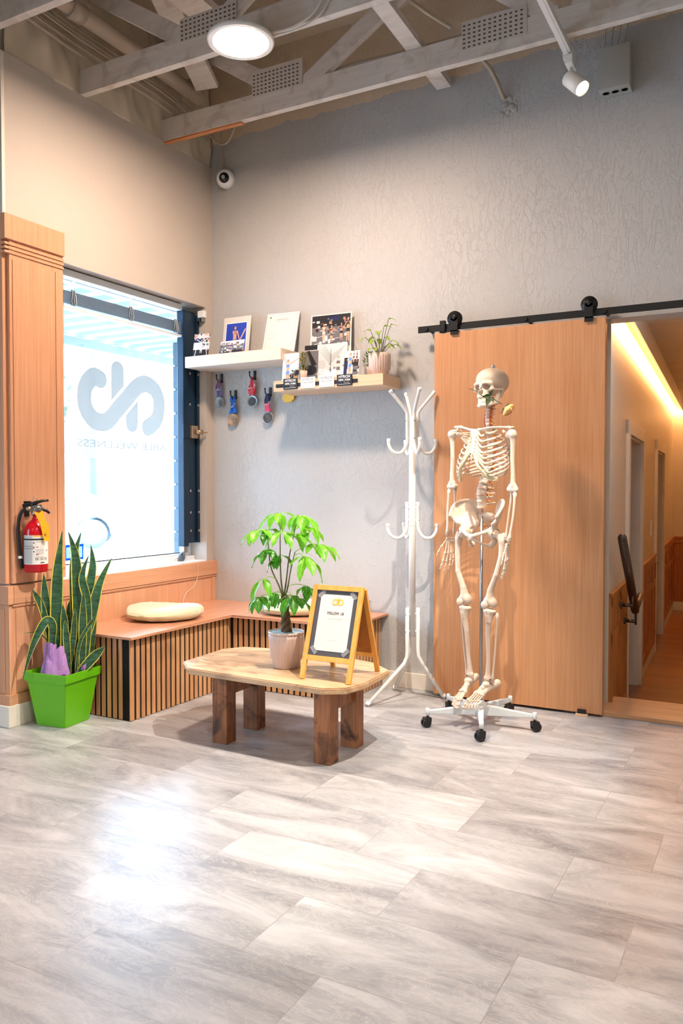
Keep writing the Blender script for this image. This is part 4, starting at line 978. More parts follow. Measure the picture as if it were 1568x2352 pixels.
def blade(pts, W, v0=0.0, v1=0.0, face=None, twist=0.0, ew=0.11, name='leaf'):
    P_ = [gl(u, z, v0 + (v1 - v0) * i / (len(pts) - 1)) for i, (u, z) in enumerate(pts)]; P_ = smooth_path(P_, 6); n = len(P_) - 1
    bm = new(); fwd = (-N2 * 1.0 if face is None else face).normalized(); rows = []
    for i, p in enumerate(P_):
        t = i / n; d = (P_[min(n, i + 1)] - P_[max(0, i - 1)]).normalized(); s = d.cross(fwd).normalized()
        s = Matrix.Rotation(twist * (t - 0.5), 3, d) @ s; nn = s.cross(d)
        wv = W * 0.44 * (0.36 + 0.58 * math.sin(PI * min(1, t * 0.8 + 0.05)) ** 1.2) * (1 - max(0, (t - 0.62) / 0.38) ** 1.7) + 0.0006
        cup = 0.22 * wv
        rows.append([bm.verts.new(p + s * (wv * k) + nn * (cup * (k * k))) for k in (-1, -1 + ew * 1.6, -0.4, 0, 0.4, 1 - ew * 1.6, 1)])
    for a, b in zip(rows, rows[1:]):
        for k in range(6):
            f = bm.faces.new((a[k], a[k + 1], b[k + 1], b[k])); f.smooth = True; f.material_index = 1 if k in (0, 5) else 0
    obj(name, bm, ['snake_leaf', 'snake_edge'], gp, fix=False)
blade([(-0.030, 0.24), (-0.034, 0.374), (-0.027, 0.566), (-0.018, 0.776), (0.004, 0.955)], 0.072, 0.0, 0.02)
blade([(0.070, 0.24), (0.076, 0.385), (0.073, 0.62), (0.065, 0.82), (0.031, 0.953)], 0.066, 0.0, 0.02)
blade([(0.050, 0.24), (0.060, 0.45), (0.056, 0.70), (0.064, 0.84), (0.094, 0.944)], 0.052, 0.03, 0.05, twist=0.8)
blade([(0.105, 0.24), (0.112, 0.45), (0.123, 0.618), (0.147, 0.771), (0.139, 0.882)], 0.056, 0.01, 0.03)
blade([(0.085, 0.24), (0.095, 0.36), (0.139, 0.52), (0.176, 0.68), (0.241, 0.818)], 0.062, 0.0, 0.0)
blade([(0.100, 0.24), (0.120, 0.44), (0.117, 0.607), (0.096, 0.725), (0.130, 0.835)], 0.050, -0.02, 0.0, twist=-0.9)
blade([(-0.055, 0.24), (-0.056, 0.393), (-0.071, 0.51), (-0.081, 0.656), (-0.085, 0.744)], 0.056, 0.03, 0.01)
blade([(-0.045, 0.24), (-0.061, 0.422), (-0.093, 0.57), (-0.118, 0.63), (-0.140, 0.668)], 0.040, 0.02, 0.01)
blade([(-0.040, 0.26), (-0.048, 0.40), (-0.046, 0.49), (-0.077, 0.515), (-0.137, 0.40), (-0.185, 0.235)], 0.052, -0.03, -0.06, twist=0.4, face=-N2 + Vector((0, 0, 0.5)))
blade([(-0.03, 0.26), (-0.056, 0.393), (-0.115, 0.455), (-0.178, 0.458)], 0.008, -0.02, -0.02)
blade([(0.070, 0.245), (0.098, 0.277), (0.155, 0.338), (0.200, 0.378)], 0.060, -0.06, -0.07, face=-N2 + Vector((0, 0, 0.4)))
blade([(0.0, 0.24), (0.010, 0.45), (0.003, 0.588)], 0.046, 0.0, 0.0); blade([(0.035, 0.24), (0.033, 0.505), (0.039, 0.606)], 0.040, 0.04, 0.04)
blade([(-0.02, 0.24), (-0.040, 0.45), (-0.045, 0.60)], 0.040, 0.05, 0.05); blade([(0.02, 0.24), (0.050, 0.42), (0.06, 0.58)], 0.036, -0.03, -0.04)
blade([(0.06, 0.24), (0.08, 0.40), (0.135, 0.50), (0.150, 0.515)], 0.022, -0.05, -0.06); blade([(0.13, 0.25), (0.15, 0.45), (0.155, 0.60)], 0.030, 0.02, 0.02, twist=0.5)
blade([(0.09, 0.24), (0.095, 0.44), (0.10, 0.66)], 0.048, -0.04, -0.04); blade([(0.03, 0.24), (0.020, 0.40), (0.012, 0.52)], 0.040, -0.05, -0.05)
# purple tissue wrap
bm = new(); ys = 26
def tissue(bm, c, a0, a1, r0, r1, z0, z1, seed, jag=0.03):
    rn = random.Random(seed); rows = []
    for j in range(9):
        t = j / 8; row = []
        for i in range(ys + 1):
            a = R(a0 + (a1 - a0) * i / ys); r_ = r0 + (r1 - r0) * t + 0.004 * math.sin(5 * a + 3 * t + seed) + 0.0015 * math.sin(13 * a + seed)
            zt = z1 + 0.6 * jag * math.sin(2.1 * a + seed) + 0.003 * math.sin(11 * a)
            row.append(bm.verts.new((c[0] + r_ * math.cos(a) + rn.uniform(-.0015, .0015), c[1] + r_ * math.sin(a) + rn.uniform(-.0015, .0015), z0 + (zt - z0) * t)))
        rows.append(row)
    for a, b in zip(rows, rows[1:]):
        for k in range(ys):
            f = bm.faces.new((a[k], a[k + 1], b[k + 1], b[k])); f.smooth = False
tissue(bm, (-0.010, -0.030), 175, 375, 0.076, 0.052, 0.238, 0.375, 1.3); tissue(bm, (-0.012, -0.045), 230, 340, 0.045, 0.040, 0.24, 0.405, 4.1, 0.012); tissue(bm, (0.075, 0.055), -50, 130, 0.040, 0.050, 0.235, 0.290, 2.2, 0.012); tissue(bm, (0.05, -0.02), -80, 60, 0.035, 0.06, 0.236, 0.262, 6.2, 0.006)
obj('tissue_wrap', bm, 'tissue', gp, fix=False)

# ================================================================== FIRE EXTINGUISHER
fe = thing('fire_extinguisher', 'red fire extinguisher with white label and yellow tag hung on the wood pillar', 'fire extinguisher', (0.093, -1.535, 0.755))
bm = new(); lathe(bm, [(0.0, 0.0), (0.050, 0.0), (0.056, 0.006), (0.056, 0.196), (0.053, 0.214), (0.044, 0.232), (0.030, 0.248), (0.018, 0.257), (0.014, 0.270), (0.014, 0.284), (0.0, 0.284)], (0, 0, 0), 48); obj('cylinder', bm, 'red_paint', fe)
th0 = R(-49)   # direction of the viewer
def arcp(bm, a0, a1, z0, z1, r_, mi=0):
    lathe(bm, [(r_, z0), (r_, z1)], (0, 0, 0), max(2, int(abs(a1 - a0) / 6)), mi, None, 0, 0, th0 + R(a0), th0 + R(a1), False)
bm = new(); arcp(bm, -96, 88, 0.040, 0.182, 0.0564)
lb = obj('label', bm, 'ext_label', fe, fix=False)
bm = new(); arcp(bm, -95, 60, 0.158, 0.166, 0.0568); arcp(bm, -95, -5, 0.128, 0.1305, 0.0568); arcp(bm, -95, -5, 0.1155, 0.118, 0.0568); arcp(bm, -96, -92, 0.04, 0.182, 0.0568)
for i in range(22):
    z = 0.0445 + 0.0033 * i
    if z < 0.113: arcp(bm, -90, -10, z, z + 0.0012, 0.0567, 1)
for z in (0.1205, 0.1235, 0.134, 0.1375, 0.141, 0.1445, 0.148, 0.1515, 0.170, 0.1735, 0.177): arcp(bm, -88, -8, z, z + 0.0012, 0.0567, 1)
for z in (0.075, 0.0785, 0.090, 0.0935, 0.097, 0.103, 0.1065, 0.11, 0.1135, 0.148, 0.1515): arcp(bm, 8, 48, z, z + 0.0012, 0.0567, 1)
for a in (4, 27, 49):
    arcp(bm, a, a + 17, 0.060, 0.073, 0.0567, 0); arcp(bm, a + 2, a + 15, 0.0612, 0.0718, 0.0569, 2); arcp(bm, a + 6, a + 11, 0.063, 0.070, 0.0571, 0)
for z in (0.100, 0.120, 0.143): arcp(bm, -6, 1, z, z + 0.005, 0.0568, 0)
for a, z in ((8, 0.086), (8, 0.123), (58, 0.106)): arcp(bm, a, a + 12, z, z + 0.0035, 0.0569, 3)
arcp(bm, -5, 60, 0.175, 0.181, 0.0567, 4)
obj('label_print', bm, ['ink', 'grey_ink', 'ext_label', 'red_ink', 'yellow_tag'], lb, fix=False)
a_ = th0 + R(38); rr = Vector((math.cos(a_), math.sin(a_), 0)); tt = Vector((-math.sin(a_), math.cos(a_), 0))
bm = new(); text(bm, 'Kidde', 0.010, rr * 0.0575 + Vector((0, 0, 0.049)), tt, (0, 0, 1), 0, 0.020, 0.0003); obj('label_brand', bm, 'ink', lb, fix=False)
vu = Vector((0.654, 0.757, 0)); vn = Vector((0.757, -0.654, 0))   # picture right / toward viewer
def fl(u, z, d=0.0): return vu * u + vn * d + Vector((0, 0, z - 0.755))
bm = new(); cyl(bm, (0, 0, 0.280), (0, 0, 0.296), 0.022); bar(bm, fl(-0.03, 1.062), fl(0.03, 1.072), 0.022, 0.032, (0, 0, 1), 0, 0.003); obj('valve_body', bm, 'chrome', fe)
bm = new(); tube(bm, [fl(-0.022, 1.082, 0.0), fl(0.0, 1.094, 0.002), fl(0.030, 1.104, 0.004), fl(0.060, 1.106, 0.005)], [0.010, 0.009, 0.007, 0.006], 10); bar(bm, fl(-0.058, 1.072, -0.012), fl(0.008, 1.088, -0.004), 0.020, 0.032, (0, 0, 1), 0, 0.003); obj('lever', bm, 'black_plastic', fe)
bm = new(); tube(bm, [fl(0.0, 1.062, 0), fl(0.025, 1.064, 0.003), (fl(0.050, 1.056, 0.004)), fl(0.064, 1.042, 0.005)], [0.010, 0.009, 0.008, 0.006], 10); obj('carry_handle', bm, 'black_plastic', fe)
bm = new(); bar(bm, fl(-0.062, 1.085, -0.045), fl(-0.02, 1.085, -0.035), 0.006, 0.034, (0, 0, 1)); box(bm, -0.0695, -0.060, -0.012, 0.014, 0.27, 0.345, 0, 0.001); obj('wall_bracket', bm, 'black_metal', fe)
bm = new(); tube(bm, smooth_path([fl(-0.028, 1.066, 0.02), fl(-0.050, 1.062, 0.02), fl(-0.072, 1.035, 0.012), fl(-0.080, 0.98, 0.006), fl(-0.079, 0.92, 0.002), fl(-0.072, 0.84, 0.0), fl(-0.066, 0.775, 0.0)], 8), 0.0088, 14); hs = obj('hose', bm, 'black_plastic', fe)
bm = new(); tube(bm, [fl(-0.0735, 0.835, 0.0), fl(-0.0720, 0.822, 0.0)], 0.0105, 14); obj('hose_clip', bm, 'white_plastic', hs)
bm = new(); tube(bm, [fl(-0.022, 1.068, 0.02), fl(-0.042, 1.064, 0.02)], 0.010, 14); obj('hose_ferrule', bm, 'brass', fe)
bm = new(); lathe(bm, [(0.0, 0.0), (0.0175, 0.0), (0.0175, 0.012), (0.0155, 0.013), (0.0, 0.0125)], fl(0.010, 1.062, 0.022), 28, 0, ax(vn)); obj('pressure_gauge', bm, 'chrome', fe)
bm = new(); tube(bm, [fl(-0.004 + 0.010 * math.cos(2 * PI * i / 14), 1.112 + 0.010 * math.sin(2 * PI * i / 14), 0.0) for i in range(15)], 0.0013, 6); obj('safety_pin', bm, 'chrome', fe)
bm = new(); tg = [(-0.010, 1.054), (-0.004, 1.052), (0.016, 1.046), (0.032, 1.058), (0.042, 1.012), (0.056, 0.992), (0.061, 0.975), (0.062, 0.907), (0.037, 0.909), (0.030, 0.94), (0.020, 0.99), (0.006, 1.024)]
f1 = [bm.verts.new(fl(u, z, 0.062 - 0.25 * abs(z - 1.05) * 0.0)) for u, z in tg]; bm.faces.new(f1); yt = obj('inspection_tag', bm, 'yellow_tag', fe, fix=False); s = yt.modifiers.new('t', 'SOLIDIFY'); s.thickness = 0.0006
bm = new()
for i in range(7):
    z = 0.925 + 0.008 * i; v = [bm.verts.new(fl(a, b, 0.0628)) for a, b in ((0.040, z), (0.058, z), (0.058, z + 0.0008), (0.040, z + 0.0008))]; bm.faces.new(v)
v = [bm.verts.new(fl(a, b, 0.0628)) for a, b in ((0.037, 0.932), (0.046, 0.932), (0.046, 0.946), (0.037, 0.946))]; bm.faces.new(v)
obj('tag_print', bm, M.setdefault('tag_ink', plain('tag_ink', 'a86a10', 0.6)), yt, fix=False)

# ================================================================== COAT RACK
ck = thing('coat_rack', 'white tubular metal coat rack standing between bench and sliding door', 'coat rack', (1.525, -0.205, 0))
ku = Vector((0.917, 0.398, 0)); kw = Vector((0.398, -0.917, 0))
def kd(a): return ku * math.cos(R(a)) + kw * math.sin(R(a))
bm = new(); cyl(bm, (0, 0, 0.345), (0, 0, 1.565), 0.0185, 28); cyl(bm, (0, 0, 0.96), (0, 0, 0.964), 0.0192, 28); obj('pole', bm, 'paint_white', ck)
def rod(name, pts, r=0.0095, capn=None):
    bm = new(); P_ = smooth_path(pts, 7); tube(bm, P_, r, 14); o = obj(name, bm, 'paint_white', ck)
    return o
for fx, fy in ((1.383, -0.478), (1.362, -0.085), (1.690, -0.122)):
    e = Vector((fx - 1.525, fy + 0.205, 0.0)); dd = e.normalized(); L_ = e.length
    bm = new(); tube(bm, [dd * 0.033 + Vector((0, 0, 0.505)), dd * 0.033 + Vector((0, 0, 0.27)), dd * 0.036 + Vector((0, 0, 0.235)), dd * 0.055 + Vector((0, 0, 0.200)), dd * (L_ - 0.01) + Vector((0, 0, 0.011))], 0.0105, 16)
    lg = obj('leg', bm, 'paint_white', ck)
    bm = new(); tube(bm, [dd * (L_ - 0.012) + Vector((0, 0, 0.022)), dd * (L_) + Vector((0, 0, 0.008))], 0.0125, 14); obj('foot_cap', bm, 'white_plastic', lg)
    for z in (0.47, 0.375):
        bm = new(); cyl(bm, dd * 0.012 + Vector((0, 0, z)), dd * 0.030 + Vector((0, 0, z)), 0.006, 12); cyl(bm, dd * 0.030 + Vector((0, 0, z)), dd * 0.0455 + Vector((0, 0, z)), 0.0045, 10, 1); obj('screw', bm, ['paint_white', 'grey_steel'], lg)
def hook(a, z0, z1, top=None):
    dd = kd(a); Z = lambda r_, z: dd * r_ + Vector((0, 0, z))
    pts = [Z(0.136, z0 + 0.078), Z(0.134, z0 + 0.045), Z(0.118, z0 + 0.014), Z(0.092, z0), Z(0.062, z0 + 0.006), Z(0.040, z0 + 0.035), Z(0.031, z0 + 0.075), Z(0.031, z1)]
    if top: pts += [Z(0.034, z1 + 0.02), Z(0.052, z1 + 0.045), Z(0.128, top)]
    h = rod('hook', pts, 0.0088)
    bm = new(); cyl(bm, pts[0] - Vector((0, 0, 0.016)), pts[0] + Vector((0, 0, 0.002)), 0.0104, 14, 0, None, 0.001); obj('hook_cap', bm, 'white_plastic', h)
    if top:
        bm = new(); cyl(bm, pts[-1] - (pts[-1] - pts[-2]).normalized() * 0.018, pts[-1] + (pts[-1] - pts[-2]).normalized() * 0.002, 0.0106, 14, 0, None, 0.001); obj('hook_cap', bm, 'white_plastic', h)
    for z in (z1 - 0.03, z1 - 0.125 if top else z1 - 0.10):
        bm = new(); cyl(bm, Z(0.012, z), Z(0.026, z), 0.006, 12); cyl(bm, Z(0.038, z), Z(0.0415, z), 0.0045, 10, 1); obj('screw', bm, ['paint_white', 'grey_steel'], h)
for a in (73, 163, 253, 343): hook(a, 1.358, 1.565, 1.700)
for a in (172, 8, 250): hook(a, 0.892, 1.090)

# ================================================================== SHELVES
s1 = thing('wall_shelf', 'pale wood floating shelf in the corner holding the certificate', 'shelf', (0.33, -0.12, 1.932), 0, 'floating shelves on the back wall')
pl = [(-0.034, -0.24), (0.69, -0.24), (0.69, -0.001), (0.002, -0.001), (0.002, -0.074), (-0.034, -0.074)]
bm = new(); prism(bm, [(a - 0.33, b + 0.12) for a, b in pl], (0, 0, 0), (1, 0, 0), (0, 1, 0), (0, 0, 0.070)); bmesh.ops.bevel(bm, geom=[e for e in bm.edges], offset=0.002, segments=1, affect='EDGES'); obj('shelf_board', bm, 'shelf_white', s1)
s2 = thing('wall_shelf', 'pale wood floating shelf with black magnetic strip, lower of the two', 'shelf', (1.0, -0.12, 1.742), 0, 'floating shelves on the back wall')
bx('shelf_board', (-0.362, 0.362, -0.12, 0.119, 0, 0.063), 'shelf_wood', s2, 0.002)
bx('magnetic_strip', (-0.345, 0.205, -0.1225, -0.1205, 0.022, 0.043), 'black_plastic', s2, 0.0005)

# ---- printed cards: a flat card with its picture, local XZ plane, front towards -Y
def pic(name, label, cat, loc, w, h, tilt, rz, shapes, back='paper', th=0.002, group=None, border=0.0):
    o = thing(name, label, cat, loc, rz, group)
    rot = (R(tilt), 0, 0)
    bx('card', (-w / 2, w / 2, 0, th, 0, h), back, o, rot=rot)
    mats = []; bm = new(); lay = 0
    for sh in shapes:
        m = sh[0]
        if m not in mats: mats.append(m)
        mi = mats.index(m); pts = sh[1]; lay += 1; y = -0.0003 - 0.00002 * lay
        if len(pts) == 4 and not isinstance(pts[0], tuple):
            x0, x1, z0, z1 = pts; pts = [(x0, z0), (x1, z0), (x1, z1), (x0, z1)]
        bm.faces.new([bm.verts.new(((x - 0.5) * (w - 2 * border), y, border + z * (h - 2 * border))) for x, z in pts]).material_index = mi
    p = obj('picture', bm, mats, o, rot=rot, fix=False)
    return o
def ell(cx, cy, rx, ry, n=12): return [(cx + rx * math.cos(2 * PI * i / n), cy + ry * math.sin(2 * PI * i / n)) for i in range(n)]
def limb(x0, z0, x1, z1, w, w2=None):
    w2 = w2 or w * 0.7; d = Vector((x1 - x0, z1 - z0)); d.normalize(); n = Vector((-d.y, d.x))
    return [(x0 + n.x * w / 2, z0 + n.y * w / 2), (x0 - n.x * w / 2, z0 - n.y * w / 2), (x1 - n.x * w2 / 2, z1 - n.y * w2 / 2), (x1 + n.x * w2 / 2, z1 + n.y * w2 / 2)]
def figure(cx, z0, s, skin='skin', topc='sky', shc='sky', hair='brown', arms=((-0.25, 0.05), (0.25, 0.05)), asp=1.0):
    """small standing figure, s = height in card units; arms = end offsets from shoulders"""
    a = asp; F_ = []
    F_ += [(skin, limb(cx - 0.04 * s * a, z0 + 0.48 * s, cx - 0.06 * s * a, z0, 0.10 * s * a, 0.05 * s * a)), (skin, limb(cx + 0.04 * s * a, z0 + 0.48 * s, cx + 0.06 * s * a, z0, 0.10 * s * a, 0.05 * s * a))]
    F_ += [(skin, [(cx - 0.09 * s * a, z0 + 0.46 * s), (cx + 0.09 * s * a, z0 + 0.46 * s), (cx + 0.07 * s * a, z0 + 0.6 * s), (cx + 0.10 * s * a, z0 + 0.8 * s), (cx - 0.10 * s * a, z0 + 0.8 * s), (cx - 0.07 * s * a, z0 + 0.6 * s)])]
    F_ += [(shc, [(cx - 0.10 * s * a, z0 + 0.38 * s), (cx + 0.10 * s * a, z0 + 0.38 * s), (cx + 0.08 * s * a, z0 + 0.52 * s), (cx - 0.08 * s * a, z0 + 0.52 * s)]), (topc, [(cx - 0.09 * s * a, z0 + 0.66 * s), (cx + 0.09 * s * a, z0 + 0.66 * s), (cx + 0.09 * s * a, z0 + 0.78 * s), (cx - 0.09 * s * a, z0 + 0.78 * s)])]
    for sg_, (dx, dz) in zip((-1, 1), arms): F_ += [(skin, limb(cx + sg_ * 0.10 * s * a, z0 + 0.79 * s, cx + sg_ * 0.10 * s * a + dx * s * a, z0 + 0.79 * s + dz * s, 0.055 * s * a, 0.035 * s * a))]
    F_ += [(hair, ell(cx, z0 + 0.905 * s, 0.062 * s * a, 0.075 * s)), (skin, ell(cx, z0 + 0.895 * s, 0.045 * s * a, 0.062 * s))]
    return F_
def specks(seed, n, mats, x0, x1, z0, z1, sz):
    r_ = random.Random(seed); out = []
    for i in range(n):
        x = r_.uniform(x0, x1); z = r_.uniform(z0, z1); a = sz * r_.uniform(0.4, 1.3); b = sz * r_.uniform(0.4, 1.6)
        out.append((r_.choice(mats), (max(0, x - a), min(1, x + a), max(0, z - b), min(1, z + b))))
    return out
T1 = 2.0025; T2 = 1.8055
cy = pic('gym_photo', 'dark gym photo print leaning at the left end of the upper shelf', 'photo print', (0.062, -0.205, T1), 0.115, 0.152, -12, R(8),
    [('light', (0, 1, 0, 1)), ('dark', (0, 1, 0, 0.30)), ('navy', (0, 1, 0.62, 0.80))] + specks(1, 36, ['dark', 'white', 'mid', 'skin', 'light'], 0, 1, 0.3, 1, 0.06) + [('light', limb(0.12, 0, 0.25, 0.55, 0.05)), ('light', limb(0.9, 0, 0.75, 0.6, 0.05))] + figure(0.5, 0.15, 0.62, 'light', 'white', 'light', 'dark', ((-0.35, 0.18), (0.35, 0.18)), 1.2))
o = thing('photo_stand', 'clear acrylic photo stand with a tall blue backdrop portrait', 'photo frame', (0.245, -0.09, T1), 0)
bx('acrylic_back', (-0.105, 0.105, 0, 0.003, 0, 0.262), 'acrylic', o, 0.0005, rot=(R(-8), 0, 0)); bx('acrylic_foot', (-0.105, 0.105, -0.05, 0.003, 0, 0.003), 'acrylic', o)
bm = new(); sh = [('white', (0, 1, 0, 1)), ('blue', (0.03, 0.97, 0.02, 0.98)), ('violet', (0.03, 0.97, 0.02, 0.16))] + figure(0.45, 0.06, 0.86, 'skin', 'skin2', 'skin2', 'brown', ((0.10, -0.28), (0.12, -0.30)), 1.15) + [('skin', limb(0.70, 0.45, 0.93, 0.78, 0.05, 0.05))]
mats = []
for k_, (m_, pts) in enumerate(sh):
    if m_ not in mats: mats.append(m_)
    if not isinstance(pts[0], tuple): x0, x1, z0, z1 = pts; pts = [(x0, z0), (x1, z0), (x1, z1), (x0, z1)]
    bm.faces.new([bm.verts.new((-0.085 + x * 0.165, -0.0005 - 0.00002 * k_, 0.010 + z * 0.215)) for x, z in pts]).material_index = mats.index(m_)
obj('picture', bm, mats, o, rot=(R(-8), 0, 0), fix=False)
pic('race_photo', 'small landscape photo of an athlete with raised arms on the upper shelf', 'photo print', (0.292, -0.195, T1), 0.185, 0.088, -14, R(-2),
    [('mid', (0, 1, 0, 1)), ('light', (0, 1, 0.72, 1)), ('dark', (0, 1, 0, 0.28))] + specks(2, 44, ['dark', 'white', 'tan', 'mid', 'light', 'brown'], 0, 1, 0.2, 0.85, 0.045) + figure(0.47, 0.0, 0.86, 'skin', 'blue', 'ribbon_blue', 'brown', ((-0.45, 0.12), (0.5, 0.12)), 0.55))
ct = thing('certificate_frame', 'white framed certificate leaning on the upper shelf', 'framed certificate', (0.580, -0.105, T1), R(4))
bx('frame_body', (-0.112, 0.112, 0, 0.012, 0, 0.268), 'white_plastic', ct, 0.002, rot=(R(-17), 0, 0))
bm = new(); box(bm, -0.106, 0.106, -0.001, 0.0, 0.006, 0.262); ce = obj('certificate', bm, 'paper', ct, rot=(R(-17), 0, 0))
bm = new()
def rq(bm, x0, x1, z0, z1, mi=0, y=-0.0014): bm.faces.new([bm.verts.new(p) for p in ((x0, y, z0), (x1, y, z0), (x1, y, z1), (x0, y, z1))]).material_index = mi
for a in ((-0.100, 0.100, 0.0115, 0.013), (-0.100, 0.100, 0.255, 0.2565), (-0.100, -0.0985, 0.0115, 0.2565), (0.0985, 0.100, 0.0115, 0.2565)): rq(bm, *a)
for z, w_, x_ in ((0.208, 0.10, 0.0), (0.186, 0.05, -0.06), (0.176, 0.04, 0.05), (0.150, 0.045, -0.065), (0.146, 0.03, 0.06), (0.128, 0.06, -0.06), (0.120, 0.055, -0.062), (0.104, 0.045, -0.066), (0.097, 0.05, -0.063), (0.09, 0.04, -0.066)): rq(bm, x_ - w_ / 2, x_ + w_ / 2, z, z + 0.0012, 1)
obj('certificate_print', bm, ['grey_ink', 'grey_ink'], ct, rot=(R(-17), 0, 0), fix=False)
bm = new(); text(bm, 'CERTIFICATE', 0.014, (0, -0.0014, 0.222), (1, 0, 0), (0, 0, 1), 0, 0.085); ball(bm, (-0.085, -0.0014, 0.24), 0.006, 10, 1, (1, 0.05, 1)); obj('certificate_title', bm, ['brown_ink', 'green'], ct, rot=(R(-17), 0, 0), fix=False)
# lower shelf
pic('victory_photo', 'photo of an athlete in blue kit with raised arms, left end of lower shelf', 'photo print', (0.737, -0.215, T2), 0.112, 0.165, -6, 0,
    [('light', (0, 1, 0, 1)), ('white', (0, 1, 0.45, 1)), ('tan', (0.5, 1, 0.0, 0.25))] + specks(5, 18, ['dark', 'mid', 'light'], 0.5, 1, 0.05, 0.38, 0.05) + [('dark', ell(0.93, 0.28, 0.12, 0.11))] + figure(0.34, -0.12, 0.92, 'skin', 'sky', 'sky', 'brown', ((-0.08, 0.30), (0.50, 0.22)), 1.25))
pb = pic('rowing_poster', 'large photo board of athletes on rowing machines, upper photo of the lower shelf', 'photo print', (0.922, -0.052, T2 + 0.205), 0.275, 0.205, -4, R(2),
    [('paper', (0, 1, 0, 1)), ('mid', (0.03, 0.97, 0.02, 0.97)), ('dark', (0.03, 0.97, 0.62, 0.97)), ('navy', (0.4, 0.72, 0.80, 0.92))] + specks(7, 60, ['dark', 'mid', 'light', 'skin2', 'dark', 'brown'], 0.05, 0.95, 0.45, 0.85, 0.03) + specks(9, 20, ['white', 'light', 'mid'], 0.04, 0.96, 0.05, 0.4, 0.05)
    + sum([figure(x, z, 0.52, 'skin', c_, c_, 'brown', ((0.35, -0.18), (0.3, -0.2)), 0.7) for x, z, c_ in ((0.33, 0.22, 'light'), (0.52, 0.16, 'dark'), (0.76, 0.20, 'dark'))], []) + figure(0.92, 0.16, 0.72, 'skin', 'brown', 'dark', 'brown', ((-0.1, -0.2), (0.05, -0.3)), 0.6)
    + [('light', limb(0.04, 0.30, 0.6, 0.42, 0.018)), ('light', limb(0.10, 0.12, 0.7, 0.28, 0.02)), ('mid', limb(0.3, 0.05, 0.9, 0.30, 0.02))])
bx('backing_board', (-0.150, 0.1375, 0.0022, 0.006, -0.203, 0.0), 'paper', pb, rot=(R(-4), 0, 0))
pic('winter_photo', 'faded black and white photo of bare trees and gym weights on the lower shelf', 'photo print', (0.897, -0.075, T2), 0.290, 0.228, -4, R(2),
    [('light', (0, 1, 0, 1)), ('mid', (0, 0.33, 0, 0.85)), ('dark', (0, 0.3, 0.87, 1)), ('white', (0.33, 1, 0.0, 0.35)), ('dark', limb(0.08, 0.85, 0.24, 0.45, 0.07, 0.12)), ('dark', ell(0.15, 0.33, 0.15, 0.14)), ('brown', ell(0.13, 0.10, 0.12, 0.09)), ('mid', ell(0.13, 0.16, 0.12, 0.05)), ('dark', (0.01, 0.25, 0.08, 0.10))]
    + [('mid', limb(0.62, 0.25, 0.62, 0.85, 0.03, 0.01))] + [('mid', limb(0.62, 0.45 + 0.03 * i, 0.62 + (0.26 if i % 2 else -0.24) + 0.01 * i, 0.80 + 0.02 * i, 0.012, 0.004)) for i in range(9)] + specks(12, 26, ['light', 'white', 'mid'], 0.33, 1, 0.2, 0.5, 0.03) + [('mid', (0.30, 0.50, 0.55 - 0.04 * i, 0.555 - 0.04 * i)) for i in range(10)] + figure(0.80, 0.05, 0.62, 'light', 'mid', 'mid', 'mid', ((-0.05, -0.2), (0.05, -0.2)), 0.75))
pic('podium_photo', 'small photo of an athlete in blue kit beside the artificial bush on the lower shelf', 'photo print', (1.140, -0.205, T2), 0.105, 0.150, -8, R(-6),
    [('light', (0, 1, 0, 1)), ('dark', (0, 0.25, 0.3, 0.75)), ('navy', (0, 0.22, 0.05, 0.6)), ('dark', (0.5, 0.95, 0.35, 0.66)), ('mid', (0.6, 1, 0.05, 0.4))] + specks(21, 16, ['dark', 'white', 'light'], 0.4, 1, 0, 0.4, 0.05) + figure(0.82, 0.55, 0.42, 'skin2', 'dark', 'dark', 'dark', ((0.1, -0.2), (-0.1, -0.2)), 1.2) + figure(0.62, 0.55, 0.44, 'skin', 'dark', 'dark', 'dark', ((0.1, -0.2), (-0.1, -0.2)), 1.2) + figure(0.40, 0.02, 0.92, 'skin', 'sky', 'sky', 'brown', ((-0.12, -0.12), (0.12, -0.15)), 1.1))
# magnet tags with lettering
def magtag(x, dark, city, label):
    t = thing('race_magnet', label, 'magnet', (x, -0.2432, 1.781), 0, 'race magnets on the magnetic strip')
    bx('magnet_plate', (-0.049, 0.049, -0.0035, 0.0, -0.031, 0.033), 'dark' if dark else 'white', t, 0.0008)
    bm = new(); mi = 0
    text(bm, 'HYROX', 0.021, (0, -0.0040, 0.0195), (1, 0, 0), (0, 0, 1), 0, 0.076, 0.0005); text(bm, city, 0.0145, (0, -0.0040, 0.0010), (1, 0, 0), (0, 0, 1), 0, 0.076, 0.0004)
    for i in range(12): rq(bm, -0.040 + 0.0066 * i, -0.035 + 0.0066 * i, -0.0235, -0.0215, 0, -0.004)
    for i, m_ in enumerate((0, 1, 0, 2)): rq(bm, 0.0 + 0.009 * i, 0.0065 + 0.009 * i, -0.0145, -0.0125, m_, -0.004)
    obj('magnet_print', bm, ['white' if dark else 'grey_ink', 'tan', 'red'], t, fix=False)
magtag(0.7605, True, 'NEW_YORK', 'leftmost black HYROX NEW_YORK magnet on the lower shelf front')
magtag(0.880, False, 'VANCOUVER', 'white HYROX VANCOUVER magnet next to the leftmost black one')
magtag(1.0055, False, 'VANCOUVER', 'white HYROX VANCOUVER magnet next to the right black one')
magtag(1.1225, True, 'NEW_YORK', 'rightmost black HYROX NEW_YORK magnet on the lower shelf front')
